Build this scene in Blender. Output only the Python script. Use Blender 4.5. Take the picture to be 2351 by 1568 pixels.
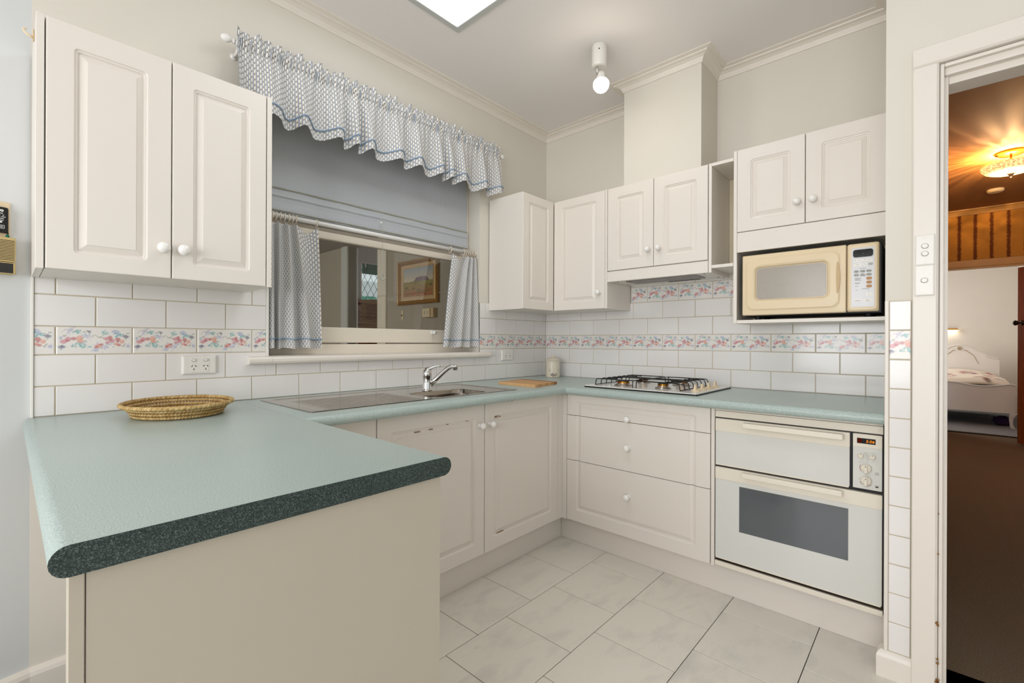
import bpy, bmesh, math, random
import numpy as np
from mathutils import Vector, Matrix
random.seed(7)
RNG = np.random.default_rng(5)
for o in list(bpy.data.objects):
    bpy.data.objects.remove(o)
S = bpy.context.scene
COL = S.collection
PI = math.pi

# ------------------------------------------------------------------ camera
YAW, ROLL = 0.8282, 0.0040
cam_d = bpy.data.cameras.new('camera')
cam = bpy.data.objects.new('camera', cam_d)
COL.objects.link(cam)
cam_d.sensor_fit = 'HORIZONTAL'
cam_d.sensor_width = 36.0
cam_d.lens = 16.1988
cam_d.shift_x = (1175.5 - 1169.27) / 2351
cam_d.shift_y = -(784 - 783.49) / 2351
cam_d.clip_start = 0.02
_fw = Vector((math.sin(YAW), math.cos(YAW), 0))
_rt = Vector((math.cos(YAW), -math.sin(YAW), 0))
_up = Vector((0, 0, 1))
_r = _rt * math.cos(ROLL) + _up * math.sin(ROLL)
_u = _up * math.cos(ROLL) - _rt * math.sin(ROLL)
_m = Matrix((_r, _u, -_fw)).transposed().to_4x4()
cam.matrix_world = Matrix.Translation((-2.7503, -2.1520, 1.1537)) @ _m
S.camera = cam

# ------------------------------------------------------------------ light
S.view_settings.view_transform = 'Standard'
S.view_settings.look = 'None'
S.view_settings.gamma = 1.0
S.view_settings.use_curve_mapping = False
S.view_settings.exposure = -0.15

SKYLIGHT_STRENGTH = 4.2
BULB_STRENGTH = 60.0
wd = bpy.data.worlds.new('daylight')
S.world = wd
wd.use_nodes = True
wd.node_tree.nodes['Background'].inputs[0].default_value = (0.86, 0.93, 1.0, 1)
wd.node_tree.nodes['Background'].inputs[1].default_value = 1.0


def area_light(name, loc, direction, sx, sy, power, col):
    l = bpy.data.lights.new(name, 'AREA')
    l.shape = 'RECTANGLE'
    l.size, l.size_y = sx, sy
    l.energy = power
    l.color = col
    o = bpy.data.objects.new(name, l)
    COL.objects.link(o)
    o.location = loc
    o.rotation_euler = Vector(direction).to_track_quat('-Z', 'Y').to_euler()
    return o


# daylight through the dining-side windows behind the camera
area_light('west_window_daylight', (-5.13, -2.0, 1.45), (1, 0, 0), 2.6, 1.5, 80, (0.98, 0.97, 0.99))
area_light('south_window_daylight', (-3.1, -5.93, 1.45), (0, 1, 0), 2.6, 1.5, 9, (0.90, 0.95, 1.0))
# added lights brightening the enclosed verandah beyond the kitchen window and the bedroom
area_light('verandah_fill', (-3.4, 2.2, 1.5), (1, 0, -0.1), 1.6, 1.2, 30, (1.0, 0.95, 0.88))
area_light('bedroom_fill', (7.3, -1.2, 1.6), (0, -1, -0.1), 1.4, 1.2, 26, (1.0, 0.96, 0.93))
area_light('hall_daylight', (2.6, -5.9, 1.5), (0, 1, -0.1), 2.0, 1.4, 40, (1.0, 0.93, 0.84))


# ------------------------------------------------------------------ materials
def lin(c):
    """sRGB 0-255 -> linear"""
    r = []
    for v in c[:3]:
        v = v / 255.0
        r.append(v / 12.92 if v <= 0.04045 else ((v + 0.055) / 1.055) ** 2.4)
    return tuple(r)


class NT:
    def __init__(self, name):
        self.m = bpy.data.materials.new(name)
        self.m.use_nodes = True
        self.t = self.m.node_tree
        self.b = self.t.nodes['Principled BSDF']

    def n(self, typ, **kw):
        nd = self.t.nodes.new(typ)
        for k, v in kw.items():
            setattr(nd, k, v)
        return nd

    def set(self, sock, v):
        if isinstance(v, bpy.types.NodeSocket):
            self.t.links.new(v, sock)
        elif isinstance(v, (tuple, list)) and len(v) == 3 and sock.type == 'RGBA':
            sock.default_value = (*v, 1)
        else:
            sock.default_value = v

    def math(self, op, a, b=0.0, c=0.0):
        nd = self.n('ShaderNodeMath', operation=op)
        self.set(nd.inputs[0], a)
        self.set(nd.inputs[1], b)
        self.set(nd.inputs[2], c)
        return nd.outputs[0]

    def mix(self, f, a, b):
        nd = self.n('ShaderNodeMix', data_type='RGBA')
        self.set(nd.inputs[0], f)
        self.set(nd.inputs[6], a)
        self.set(nd.inputs[7], b)
        return nd.outputs[2]

    def ramp(self, f, lo, hi):
        nd = self.n('ShaderNodeMapRange')
        self.set(nd.inputs[0], f)
        nd.inputs[1].default_value = lo
        nd.inputs[2].default_value = hi
        return nd.outputs[0]

    def coord(self, kind='Object', scale=(1, 1, 1)):
        tc = self.n('ShaderNodeTexCoord')
        mp = self.n('ShaderNodeMapping')
        self.t.links.new(tc.outputs[kind], mp.inputs[0])
        mp.inputs['Scale'].default_value = scale
        return mp.outputs[0]

    def noise(self, vec, scale, detail=2.0, rough=0.5, distort=0.0):
        nd = self.n('ShaderNodeTexNoise')
        self.t.links.new(vec, nd.inputs['Vector'])
        nd.inputs['Scale'].default_value = scale
        nd.inputs['Detail'].default_value = detail
        nd.inputs['Roughness'].default_value = rough
        nd.inputs['Distortion'].default_value = distort
        return nd.outputs['Fac']

    def bump(self, h, strength=0.2, dist=0.002):
        nd = self.n('ShaderNodeBump')
        nd.inputs['Strength'].default_value = strength
        nd.inputs['Distance'].default_value = dist
        self.t.links.new(h, nd.inputs['Height'])
        self.t.links.new(nd.outputs[0], self.b.inputs['Normal'])

    def out(self, col=None, rough=0.5, spec=0.5, metal=0.0, coat=0.0):
        if col is not None:
            self.set(self.b.inputs['Base Color'], col)
        self.set(self.b.inputs['Roughness'], rough)
        self.b.inputs['Specular IOR Level'].default_value = spec
        self.b.inputs['Metallic'].default_value = metal
        self.b.inputs['Coat Weight'].default_value = coat
        return self.m


MAT = {}


def plain(name, rgb, rough=0.5, spec=0.5, metal=0.0, var=0.04, vscale=6.0, bump=0.0, bscale=250.0, coat=0.0):
    k = NT(name)
    c = lin(rgb)
    v = k.coord('Object')
    f = k.noise(v, vscale, 3)
    dark = tuple(x * (1 - 2 * var) for x in c)
    col = k.mix(k.ramp(f, 0.3, 0.7), dark, c)
    if bump:
        k.bump(k.noise(v, bscale, 2), bump, 0.001)
    MAT[name] = k.out(col, rough, spec, metal, coat)
    return MAT[name]


plain('wall_paint', (226, 221, 209), 0.6, 0.3, var=0.012, vscale=1.5, bump=0.03, bscale=120)
plain('wall_left_cool_tint', (224, 227, 226), 0.55, 0.3, var=0.012, vscale=1.5)  # base colour cooled to carry bluish daylight on the left wall
plain('ceiling_paint', (240, 236, 233), 0.7, 0.2, var=0.01, vscale=1.2)
plain('trim_paint', (235, 228, 217), 0.35, 0.5, var=0.012, vscale=4)
plain('laminate', (233, 226, 216), 0.32, 0.45, var=0.006, vscale=3)
plain('laminate_inside', (226, 214, 186), 0.45, 0.4, var=0.01)
plain('panel_cream', (196, 187, 171), 0.4, 0.4, var=0.012, vscale=2.5, bump=0.02, bscale=300)  # darkened base colour stands in for weak light on the end panel
plain('knob_ceramic', (244, 241, 236), 0.1, 0.6, var=0.0, coat=0.4)
plain('tile_white', (236, 233, 229), 0.12, 0.55, var=0.006, vscale=5)
plain('grout', (208, 197, 174), 0.9, 0.1, var=0.06, vscale=20)
plain('floor_grout', (62, 56, 50), 0.9, 0.1, var=0.1, vscale=20)
plain('chrome', (215, 215, 213), 0.06, 0.5, metal=1.0, var=0.0)
plain('steel_dark', (120, 116, 110), 0.3, 0.5, metal=1.0, var=0.03)
plain('black', (7, 7, 7), 0.45, 0.4, var=0.0)
plain('black_enamel', (12, 12, 13), 0.25, 0.5, var=0.0)
plain('black_gloss', (8, 8, 9), 0.06, 0.6, var=0.0)
plain('plastic_white', (238, 235, 227), 0.28, 0.5, var=0.004)
plain('plastic_cream', (232, 212, 176), 0.33, 0.5, var=0.008)
plain('plastic_cream_dark', (205, 176, 130), 0.4, 0.4, var=0.01)
plain('plastic_beige', (200, 178, 122), 0.4, 0.4, var=0.02)
plain('oven_cream', (236, 228, 212), 0.25, 0.5, var=0.004)
plain('label_grey', (214, 214, 216), 0.18, 0.5, var=0.004)
plain('button_grey', (178, 180, 174), 0.35, 0.4, var=0.0)
plain('button_amber', (190, 136, 70), 0.35, 0.4, var=0.03)
plain('print_dark', (60, 56, 54), 0.5, 0.2, var=0.0)
plain('print_grey', (140, 138, 134), 0.5, 0.2, var=0.0)
plain('print_red', (150, 40, 30), 0.5, 0.2, var=0.0)
plain('print_gold', (178, 150, 92), 0.4, 0.4, var=0.0)
plain('red_dot', (160, 20, 25), 0.2, 0.5, var=0.0)
plain('print_white', (240, 240, 236), 0.4, 0.3, var=0.0)
plain('mesh_window', (168, 160, 148), 0.18, 0.5, var=0.02, vscale=60)
plain('piping_blue', (146, 168, 192), 0.85, 0.1, var=0.05, vscale=200)
plain('ring_cream', (226, 214, 196), 0.4, 0.4, var=0.02)
plain('rod_white', (240, 238, 234), 0.2, 0.5, var=0.0)
plain('blind_cloth', (190, 194, 198), 0.85, 0.1, var=0.02, vscale=8, bump=0.08, bscale=600)  # base grey lowered for the shadow of the valance on the blind
plain('lace', (196, 194, 178), 0.9, 0.1, var=0.1, vscale=150)
plain('sash_paint', (238, 228, 211), 0.4, 0.4, var=0.02)
plain('verandah_wall', (176, 166, 150), 0.7, 0.2, var=0.02)
plain('verandah_ceiling', (168, 160, 150), 0.7, 0.2, var=0.02)
plain('verandah_pale', (205, 203, 198), 0.6, 0.2, var=0.02)
plain('gilt', (190, 138, 58), 0.3, 0.5, metal=0.7, var=0.08, vscale=40)
plain('linen', (200, 168, 128), 0.8, 0.2, var=0.03, vscale=90)
plain('green_cloth', (18, 112, 84), 0.7, 0.2, var=0.1, vscale=30)
plain('car_white', (225, 226, 228), 0.3, 0.5, var=0.01)
plain('hedge_leaf', (110, 180, 160), 0.7, 0.2, var=0.25, vscale=18)
plain('skylight_frame', (196, 198, 194), 0.4, 0.4, var=0.01)
plain('hall_warm_tint', (158, 112, 66), 0.7, 0.2, var=0.02)  # warm lamp light put into the base colour of the hall ceiling
plain('hall_trim', (196, 150, 88), 0.4, 0.4, var=0.03)
plain('bedroom_paint', (232, 226, 217), 0.7, 0.2, var=0.008)
plain('bed_white', (232, 228, 222), 0.4, 0.4, var=0.01)
plain('bed_gold', (188, 172, 146), 0.5, 0.4, var=0.05)
plain('purple_cloth', (70, 48, 92), 0.8, 0.2, var=0.2, vscale=40)
plain('bedroom_carpet', (150, 152, 158), 0.95, 0.1, var=0.08, vscale=60, bump=0.4, bscale=400)
plain('bronze', (40, 30, 22), 0.35, 0.5, metal=0.6, var=0.1)
plain('brass', (190, 140, 60), 0.25, 0.5, metal=1.0, var=0.05)
plain('jar_cream', (226, 216, 196), 0.18, 0.5, var=0.01)
plain('chip_brown', (146, 104, 62), 0.8, 0.2, var=0.2, vscale=80)


def emission(name, rgb, strength):
    m = bpy.data.materials.new(name)
    m.use_nodes = True
    t = m.node_tree
    t.nodes.remove(t.nodes['Principled BSDF'])
    e = t.nodes.new('ShaderNodeEmission')
    e.inputs[0].default_value = (*rgb, 1)
    e.inputs[1].default_value = strength
    t.links.new(e.outputs[0], t.nodes['Material Output'].inputs[0])
    MAT[name] = m


emission('skylight_glow', (0.92, 0.97, 1.0), SKYLIGHT_STRENGTH)
emission('bulb_glow', (1.0, 0.89, 0.76), BULB_STRENGTH)
emission('led_orange', (1.0, 0.30, 0.03), 1.6)
emission('led_dim', (0.10, 0.008, 0.002), 1.0)
emission('led_teal', (0.3, 0.7, 0.7), 0.6)
emission('lamp_tube', (1.0, 0.86, 0.62), 6.0)


def glass(name, rgb=(1, 1, 1), rough=0.0):
    """thin window pane: mostly clear with a mirror sheen"""
    m = bpy.data.materials.new(name)
    m.use_nodes = True
    t = m.node_tree
    t.nodes.remove(t.nodes['Principled BSDF'])
    tr = t.nodes.new('ShaderNodeBsdfTransparent')
    tr.inputs[0].default_value = (*rgb, 1)
    gl = t.nodes.new('ShaderNodeBsdfGlossy')
    gl.inputs['Roughness'].default_value = rough
    fr = t.nodes.new('ShaderNodeFresnel')
    fr.inputs[0].default_value = 1.45
    mx = t.nodes.new('ShaderNodeMixShader')
    t.links.new(fr.outputs[0], mx.inputs[0])
    t.links.new(tr.outputs[0], mx.inputs[1])
    t.links.new(gl.outputs[0], mx.inputs[2])
    t.links.new(mx.outputs[0], t.nodes['Material Output'].inputs[0])
    MAT[name] = m


glass('pane', (0.93, 0.95, 0.93))


def mk_bench(name, dark, mid, light, rough):
    k = NT(name)
    v = k.coord('Object')
    a = k.noise(v, 420, 2, 0.6)
    b = k.noise(v, 900, 1, 0.5)
    c = k.noise(v, 2.5, 3)
    f = k.math('MULTIPLY_ADD', b, 0.5, k.math('MULTIPLY', a, 0.5))
    col = k.mix(k.ramp(f, 0.36, 0.52), lin(dark), lin(mid))
    col = k.mix(k.ramp(f, 0.52, 0.66), col, lin(light))
    col = k.mix(k.math('MULTIPLY', k.ramp(c, 0.4, 0.75), 0.12), col, lin(light))
    k.bump(a, 0.06, 0.0006)
    MAT[name] = k.out(col, rough, 0.45)


mk_bench('benchtop', (128, 150, 145), (178, 193, 188), (206, 217, 211), 0.30)
mk_bench('bench_end', (16, 28, 28), (44, 60, 58), (108, 122, 114), 0.5)


def mk_floor_tile():
    k = NT('floor_tile')
    tc = k.n('ShaderNodeTexCoord')
    oi = k.n('ShaderNodeObjectInfo')
    cx = k.n('ShaderNodeCombineXYZ')
    k.t.links.new(k.math('MULTIPLY', oi.outputs['Random'], 40.0), cx.inputs[0])
    k.t.links.new(k.math('MULTIPLY', oi.outputs['Random'], 23.0), cx.inputs[2])
    ad = k.n('ShaderNodeVectorMath', operation='ADD')
    k.t.links.new(tc.outputs['Object'], ad.inputs[0])
    k.t.links.new(cx.outputs[0], ad.inputs[1])
    mp = k.n('ShaderNodeMapping')
    k.t.links.new(ad.outputs[0], mp.inputs[0])
    mp.inputs['Scale'].default_value = (1, 2.2, 1)
    mp.inputs['Rotation'].default_value = (0, 0, 0.5)
    f = k.noise(mp.outputs[0], 4.5, 5, 0.6, 0.6)
    g = k.noise(mp.outputs[0], 14, 4, 0.6, 1.0)
    col = k.mix(k.ramp(f, 0.50, 0.85), lin((228, 222, 210)), lin((200, 197, 190)))
    col = k.mix(k.math('MULTIPLY', k.ramp(g, 0.66, 0.84), 0.5), col, lin((166, 164, 158)))
    MAT['floor_tile'] = k.out(col, 0.28, 0.45)


mk_floor_tile()


def mk_floor_far():
    k = NT('floor_far')
    v = k.coord('Object')
    br = k.n('ShaderNodeTexBrick')
    k.t.links.new(v, br.inputs['Vector'])
    br.inputs['Color1'].default_value = (*lin((218, 214, 206)), 1)
    br.inputs['Color2'].default_value = (*lin((206, 203, 197)), 1)
    br.inputs['Mortar'].default_value = (*lin((70, 64, 58)), 1)
    br.inputs['Scale'].default_value = 1.0
    br.inputs['Brick Width'].default_value = 0.3265
    br.inputs['Row Height'].default_value = 0.3265
    br.inputs['Mortar Size'].default_value = 0.0015
    MAT['floor_far'] = k.out(br.outputs[0], 0.3, 0.4)


mk_floor_far()


def mk_steel():
    k = NT('steel')
    v = k.coord('Object', (4, 220, 220))
    f = k.noise(v, 3, 2)
    col = k.mix(f, lin((150, 143, 134)), lin((188, 180, 170)))
    MAT['steel'] = k.out(col, k.math('MULTIPLY_ADD', f, 0.12, 0.12), 0.5, 1.0)


mk_steel()


def mk_wood(name, a, b, scale=(1, 1, 1), rough=0.4, ws=30):
    k = NT(name)
    v = k.coord('Object', scale)
    f = k.noise(v, ws, 4, 0.6, 1.5)
    MAT[name] = k.out(k.mix(k.ramp(f, 0.3, 0.7), lin(a), lin(b)), rough, 0.4)


mk_wood('board_light', (206, 158, 104), (226, 184, 132), (1, 9, 1), 0.5, 20)
mk_wood('board_mid', (186, 132, 78), (208, 158, 104), (1, 9, 1), 0.5, 20)
mk_wood('board_dark', (140, 88, 44), (176, 122, 70), (1, 9, 1), 0.5, 20)
mk_wood('door_timber', (120, 62, 30), (160, 92, 50), (6, 6, 0.6), 0.3, 10)
mk_wood('cabinet_timber', (84, 48, 26), (138, 84, 46), (1, 1, 8), 0.4, 8)


def mk_straw(name, a, b):
    k = NT(name)
    tc = k.n('ShaderNodeTexCoord')
    uv = tc.outputs['UV']
    sp = k.n('ShaderNodeSeparateXYZ')
    k.t.links.new(uv, sp.inputs[0])
    w = k.math('FRACT', k.math('MULTIPLY_ADD', sp.outputs[1], 0.7, sp.outputs[0]))
    tri = k.math('ABSOLUTE', k.math('SUBTRACT', w, 0.5))
    nz = k.noise(k.coord('Object'), 60, 3)
    col = k.mix(k.ramp(nz, 0.35, 0.65), lin(a), lin(b))
    col = k.mix(k.math('MULTIPLY', k.ramp(tri, 0.36, 0.5), 0.55), col, lin((96, 68, 34)))
    h = k.math('SUBTRACT', 0.5, tri)
    k.bump(h, 0.9, 0.003)
    MAT[name] = k.out(col, 0.6, 0.3)


mk_straw('straw', (176, 142, 84), (212, 184, 128))
mk_straw('straw_gold', (168, 120, 48), (196, 152, 78))


def mk_carpet():
    k = NT('carpet')
    v = k.coord('Object')
    a = k.noise(v, 260, 3, 0.7)
    b = k.noise(v, 1.4, 2)
    col = k.mix(k.ramp(a, 0.3, 0.7), lin((84, 74, 60)), lin((138, 124, 106)))
    col = k.mix(k.math('MULTIPLY', k.ramp(b, 0.45, 0.62), 0.35), col, lin((118, 96, 84)))
    k.bump(a, 0.8, 0.004)
    MAT['carpet'] = k.out(col, 0.95, 0.05)


mk_carpet()


def mk_wallpaper():
    k = NT('stripe_wallpaper')
    v = k.coord('Object')
    sp = k.n('ShaderNodeSeparateXYZ')
    k.t.links.new(v, sp.inputs[0])
    nz = k.noise(v, 45, 3)
    y = k.math('MULTIPLY_ADD', nz, 0.03, sp.outputs[1])
    f = k.math('ABSOLUTE', k.math('SUBTRACT', k.math('FRACT', k.math('MULTIPLY', y, 6.9)), 0.5))
    col = k.mix(k.ramp(f, 0.07, 0.15), lin((110, 58, 22)), lin((196, 136, 54)))
    MAT['stripe_wallpaper'] = k.out(col, 0.7, 0.2)


mk_wallpaper()


def mk_fabric():
    k = NT('curtain_fabric')
    tc = k.n('ShaderNodeTexCoord')
    sp = k.n('ShaderNodeSeparateXYZ')
    k.t.links.new(tc.outputs['UV'], sp.inputs[0])
    P, Q = 0.0118, 0.023
    us = k.math('DIVIDE', sp.outputs[0], P)
    fx = k.math('FRACT', us)
    fl = k.math('FLOOR', us)
    odd = k.math('MULTIPLY', k.math('MODULO', fl, 2.0), 0.5)
    fy = k.math('FRACT', k.math('ADD', k.math('DIVIDE', sp.outputs[1], Q), odd))
    blue = k.math('LESS_THAN', k.math('ABSOLUTE', k.math('SUBTRACT', fx, 0.17)), 0.15)

    def oval(cx, cy, rx, ry):
        a = k.math('POWER', k.math('DIVIDE', k.math('SUBTRACT', fx, cx), rx), 2.0)
        b = k.math('POWER', k.math('DIVIDE', k.math('SUBTRACT', fy, cy), ry), 2.0)
        return k.math('LESS_THAN', k.math('ADD', a, b), 1.0)
    col = k.mix(blue, lin((216, 210, 200)), lin((146, 158, 174)))
    col = k.mix(oval(0.66, 0.68, 0.25, 0.27), col, lin((240, 237, 231)))
    col = k.mix(oval(0.62, 0.24, 0.12, 0.12), col, lin((84, 72, 66)))
    col = k.mix(oval(0.76, 0.14, 0.10, 0.08), col, lin((110, 92, 78)))
    k.b.inputs['Sheen Weight'].default_value = 0.1
    MAT['curtain_fabric'] = k.out(col, 0.85, 0.1)


mk_fabric()


def mk_vcol(name, rough, spec=0.5, coat=0.0):
    k = NT(name)
    a = k.n('ShaderNodeAttribute', attribute_name='print')
    MAT[name] = k.out(a.outputs['Color'], rough, spec, 0.0, coat)


mk_vcol('print_glazed', 0.12, 0.55)
mk_vcol('print_canvas', 0.5, 0.3)
mk_vcol('print_cloth', 0.85, 0.1)
k = NT('oven_glass')
MAT['oven_glass'] = k.out(lin((220, 220, 214)), 0.12, 0.35)
k = NT('oven_dark')
MAT['oven_dark'] = k.out(lin((92, 96, 100)), 0.05, 0.6)
k = NT('lamp_glass')
_v = k.coord('Object')
_f = k.noise(_v, 70, 2)
k.b.inputs['Emission Color'].default_value = (1.0, 0.62, 0.25, 1)
k.set(k.b.inputs['Emission Strength'], k.math('MULTIPLY_ADD', k.ramp(_f, 0.35, 0.7), 1.6, 0.5))
MAT['lamp_glass'] = k.out(lin((236, 214, 170)), 0.2, 0.5)


# ------------------------------------------------------------------ builders
def obj(name, bm, mat, parent=None, fr=None, smooth=False, loc=None):
    if fr is not None:
        bm.transform(fr)
    bmesh.ops.recalc_face_normals(bm, faces=bm.faces[:])
    me = bpy.data.meshes.new(name)
    bm.to_mesh(me)
    bm.free()
    return link(name, me, mat, parent, smooth, loc)


def link(name, me, mat, parent=None, smooth=False, loc=None):
    if smooth:
        me.polygons.foreach_set('use_smooth', [True] * len(me.polygons))
    if mat and not me.materials:
        me.materials.append(MAT[mat])
    o = bpy.data.objects.new(name, me)
    COL.objects.link(o)
    if loc is not None:
        o.location = loc
    if parent is not None:
        o.parent = parent
        p = Vector((0, 0, 0))
        q = parent
        while q is not None:
            p = p + q.location
            q = q.parent
        # chained parents carry their own inverse, so only the root empty shifts
        root = parent
        off = Vector(root['_base']) if '_base' in root else Vector((0, 0, 0))
        o.matrix_parent_inverse = Matrix.Translation(-off)
    return o


def thing(name, label, cat, loc=(0, 0, 0), group=None):
    e = bpy.data.objects.new(name, None)
    COL.objects.link(e)
    e.empty_display_size = 0.05
    e.location = loc
    e['_base'] = tuple(loc)
    return tag(e, label, cat, group)


def tag(o, label, cat, group=None):
    o['label'] = label
    o['category'] = cat
    if group:
        o['group'] = group
    return o


def struct(o):
    o['kind'] = 'structure'
    return o


def FR(o, side):
    """local (u right, v up, n out) -> world; side N = faces -y, E = faces -x, U = faces up"""
    ax = {'N': ((1, 0, 0), (0, 0, 1), (0, -1, 0)),
          'E': ((0, -1, 0), (0, 0, 1), (-1, 0, 0)),
          'S': ((-1, 0, 0), (0, 0, 1), (0, 1, 0)),
          'W': ((0, 1, 0), (0, 0, 1), (1, 0, 0)),
          'U': ((1, 0, 0), (0, 1, 0), (0, 0, 1)),
          'D': ((1, 0, 0), (0, -1, 0), (0, 0, -1))}[side]
    m = Matrix((Vector(ax[0]), Vector(ax[1]), Vector(ax[2]))).transposed().to_4x4()
    return Matrix.Translation(o) @ m


def B(lo, hi, bev=0.0, seg=2, bm=None):
    bm2 = bmesh.new()
    lo = Vector(lo)
    hi = Vector(hi)
    c = (lo + hi) / 2
    d = hi - lo
    bmesh.ops.create_cube(bm2, size=1.0, matrix=Matrix.Translation(c) @ Matrix.Diagonal((abs(d.x), abs(d.y), abs(d.z), 1)))
    if bev:
        bmesh.ops.bevel(bm2, geom=bm2.edges[:], offset=bev, segments=seg, affect='EDGES', profile=0.5)
    if bm is None:
        return bm2
    return join(bm, bm2)


def join(bm, other):
    me = bpy.data.meshes.new('tmp')
    other.to_mesh(me)
    other.free()
    bm.from_mesh(me)
    bpy.data.meshes.remove(me)
    return bm


def loft(bm, loops, cap0=True, cap1=True, close=True):
    rows = [[bm.verts.new(p) for p in lp] for lp in loops]
    n = len(rows[0])
    for a, b in zip(rows, rows[1:]):
        for i in range(n if close else n - 1):
            j = (i + 1) % n
            try:
                bm.faces.new((a[i], a[j], b[j], b[i]))
            except ValueError:
                pass
    if cap0:
        bm.faces.new(rows[0][::-1])
    if cap1:
        bm.faces.new(rows[-1])
    return rows


def rrect(u0, u1, v0, v1, r, seg=4):
    r = max(min(r, (u1 - u0) / 2 - 1e-5, (v1 - v0) / 2 - 1e-5), 0.0004)
    pts = []
    for cx, cy, a0 in ((u1 - r, v1 - r, 0), (u0 + r, v1 - r, 90), (u0 + r, v0 + r, 180), (u1 - r, v0 + r, 270)):
        for i in range(seg + 1):
            a = math.radians(a0 + 90 * i / seg)
            pts.append((cx + r * math.cos(a), cy + r * math.sin(a)))
    return pts


def RR(u0, u1, v0, v1, n0, n1, r, bev=0.0, bm=None, seg=4):
    """rounded-rectangle plate"""
    bm2 = bmesh.new()
    lp = [[(x, y, n0) for x, y in rrect(u0, u1, v0, v1, r, seg)]]
    if bev:
        lp.append([(x, y, n1 - bev) for x, y in rrect(u0, u1, v0, v1, r, seg)])
        lp.append([(x, y, n1 - bev * 0.3) for x, y in rrect(u0 + bev * .3, u1 - bev * .3, v0 + bev * .3, v1 - bev * .3, r, seg)])
        lp.append([(x, y, n1) for x, y in rrect(u0 + bev, u1 - bev, v0 + bev, v1 - bev, max(r - bev, .0005), seg)])
    else:
        lp.append([(x, y, n1) for x, y in rrect(u0, u1, v0, v1, r, seg)])
    loft(bm2, lp)
    if bm is None:
        return bm2
    return join(bm, bm2)


def lathe(prof, n=24, bm=None, mat=None, sx=1.0, sy=1.0):
    bm2 = bmesh.new()
    loops = [[(r * math.cos(2 * PI * i / n) * sx, r * math.sin(2 * PI * i / n) * sy, z) for i in range(n)] for r, z in prof]
    loft(bm2, loops, prof[0][0] > 1e-6, prof[-1][0] > 1e-6)
    bmesh.ops.remove_doubles(bm2, verts=bm2.verts[:], dist=1e-6)
    if mat is not None:
        bm2.transform(mat)
    if bm is None:
        return bm2
    return join(bm, bm2)


def tube(pts, r, n=8, bm=None, closed=False, radii=None, uvrep=None):
    bm2 = bmesh.new()
    P = [Vector(p) for p in pts]
    m = len(P)
    loops = []
    ref = None
    for i in range(m):
        a = P[(i - 1) % m] if (closed or i > 0) else P[i]
        b = P[(i + 1) % m] if (closed or i < m - 1) else P[i]
        t = (b - a).normalized()
        if ref is None:
            ref = t.orthogonal().normalized()
        ref = (ref - t * ref.dot(t)).normalized()
        q = t.cross(ref)
        rr = radii[i] if radii else r
        loops.append([P[i] + ref * (rr * math.cos(2 * PI * k / n)) + q * (rr * math.sin(2 * PI * k / n)) for k in range(n)])
    rows = [[bm2.verts.new(p) for p in lp] for lp in loops]
    uvl = bm2.loops.layers.uv.new('UVMap') if uvrep else None
    cnt = m if closed else m - 1
    # align seam for closed tubes
    shift = 0
    if closed:
        d = [(rows[0][k].co - rows[-1][0].co).length for k in range(n)]
        shift = d.index(min(d))
    for i in range(cnt):
        ra, rb = rows[i], rows[(i + 1) % m]
        sh = shift if (closed and i == m - 1) else 0
        for k in range(n):
            f = bm2.faces.new((ra[k], ra[(k + 1) % n], rb[(k + 1 + sh) % n], rb[(k + sh) % n]))
            if uvl:
                vs = [(i, k), (i, k + 1), (i + 1, k + 1), (i + 1, k)]
                for l, (ii, kk) in zip(f.loops, vs):
                    l[uvl].uv = (ii / cnt * uvrep, kk / n)
    if not closed:
        bm2.faces.new(rows[0][::-1])
        bm2.faces.new(rows[-1])
    if bm is None:
        return bm2
    return join(bm, bm2)


def prism(outline, n0, n1, bm=None):
    bm2 = bmesh.new()
    loft(bm2, [[(x, y, n0) for x, y in outline], [(x, y, n1) for x, y in outline]])
    if bm is None:
        return bm2
    return join(bm, bm2)


def sweep(path, prof, closed=False, bm=None):
    """sweep a profile [(offset to the left of travel, z)] along a horizontal polyline with mitred corners"""
    bm2 = bmesh.new()
    n = len(path)
    P = [Vector((x, y)) for x, y in path]
    loops = []
    for i in range(n):
        d0 = (P[i] - P[i - 1]).normalized() if i > 0 else (P[1] - P[0]).normalized()
        d1 = (P[i + 1] - P[i]).normalized() if i < n - 1 else d0
        n0 = Vector((-d0.y, d0.x))
        n1 = Vector((-d1.y, d1.x))
        mt = n0 + n1
        mt = mt / max(mt.dot(n0), 1e-6)
        loops.append([(P[i].x + mt.x * o, P[i].y + mt.y * o, z) for o, z in prof])
    loft(bm2, loops)
    if bm is None:
        return bm2
    return join(bm, bm2)


def textmesh(body, size, fr, mat, parent, name='lettering', depth=0.0004, align='LEFT', shear=0.0, bold=0.0):
    cu = bpy.data.curves.new('t', 'FONT')
    cu.body = body
    cu.size = size
    cu.extrude = depth
    cu.align_x = align
    cu.shear = shear
    cu.offset = bold
    cu.resolution_u = 2
    to = bpy.data.objects.new('t', cu)
    COL.objects.link(to)
    dg = bpy.context.evaluated_depsgraph_get()
    me = bpy.data.meshes.new_from_object(to.evaluated_get(dg))
    bpy.data.objects.remove(to)
    me.transform(fr)
    me.name = name
    me.materials.clear()
    return link(name, me, mat, parent)


def knob(parent, fr, r=0.017, mat='knob_ceramic', name='knob'):
    prof = [(0.0, 0.0), (0.013, 0.0), (0.0135, 0.003), (0.011, 0.005), (0.0075, 0.008), (0.0072, 0.011)]
    for i in range(9):
        a = math.radians(-62 + 152 * i / 8)
        prof.append((max(r * math.cos(a), 0), 0.024 + r * 0.82 * math.sin(a)))
    prof[-1] = (0.0, prof[-1][1])
    return obj(name, lathe(prof, 20), mat, parent, fr, smooth=True)


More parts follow.
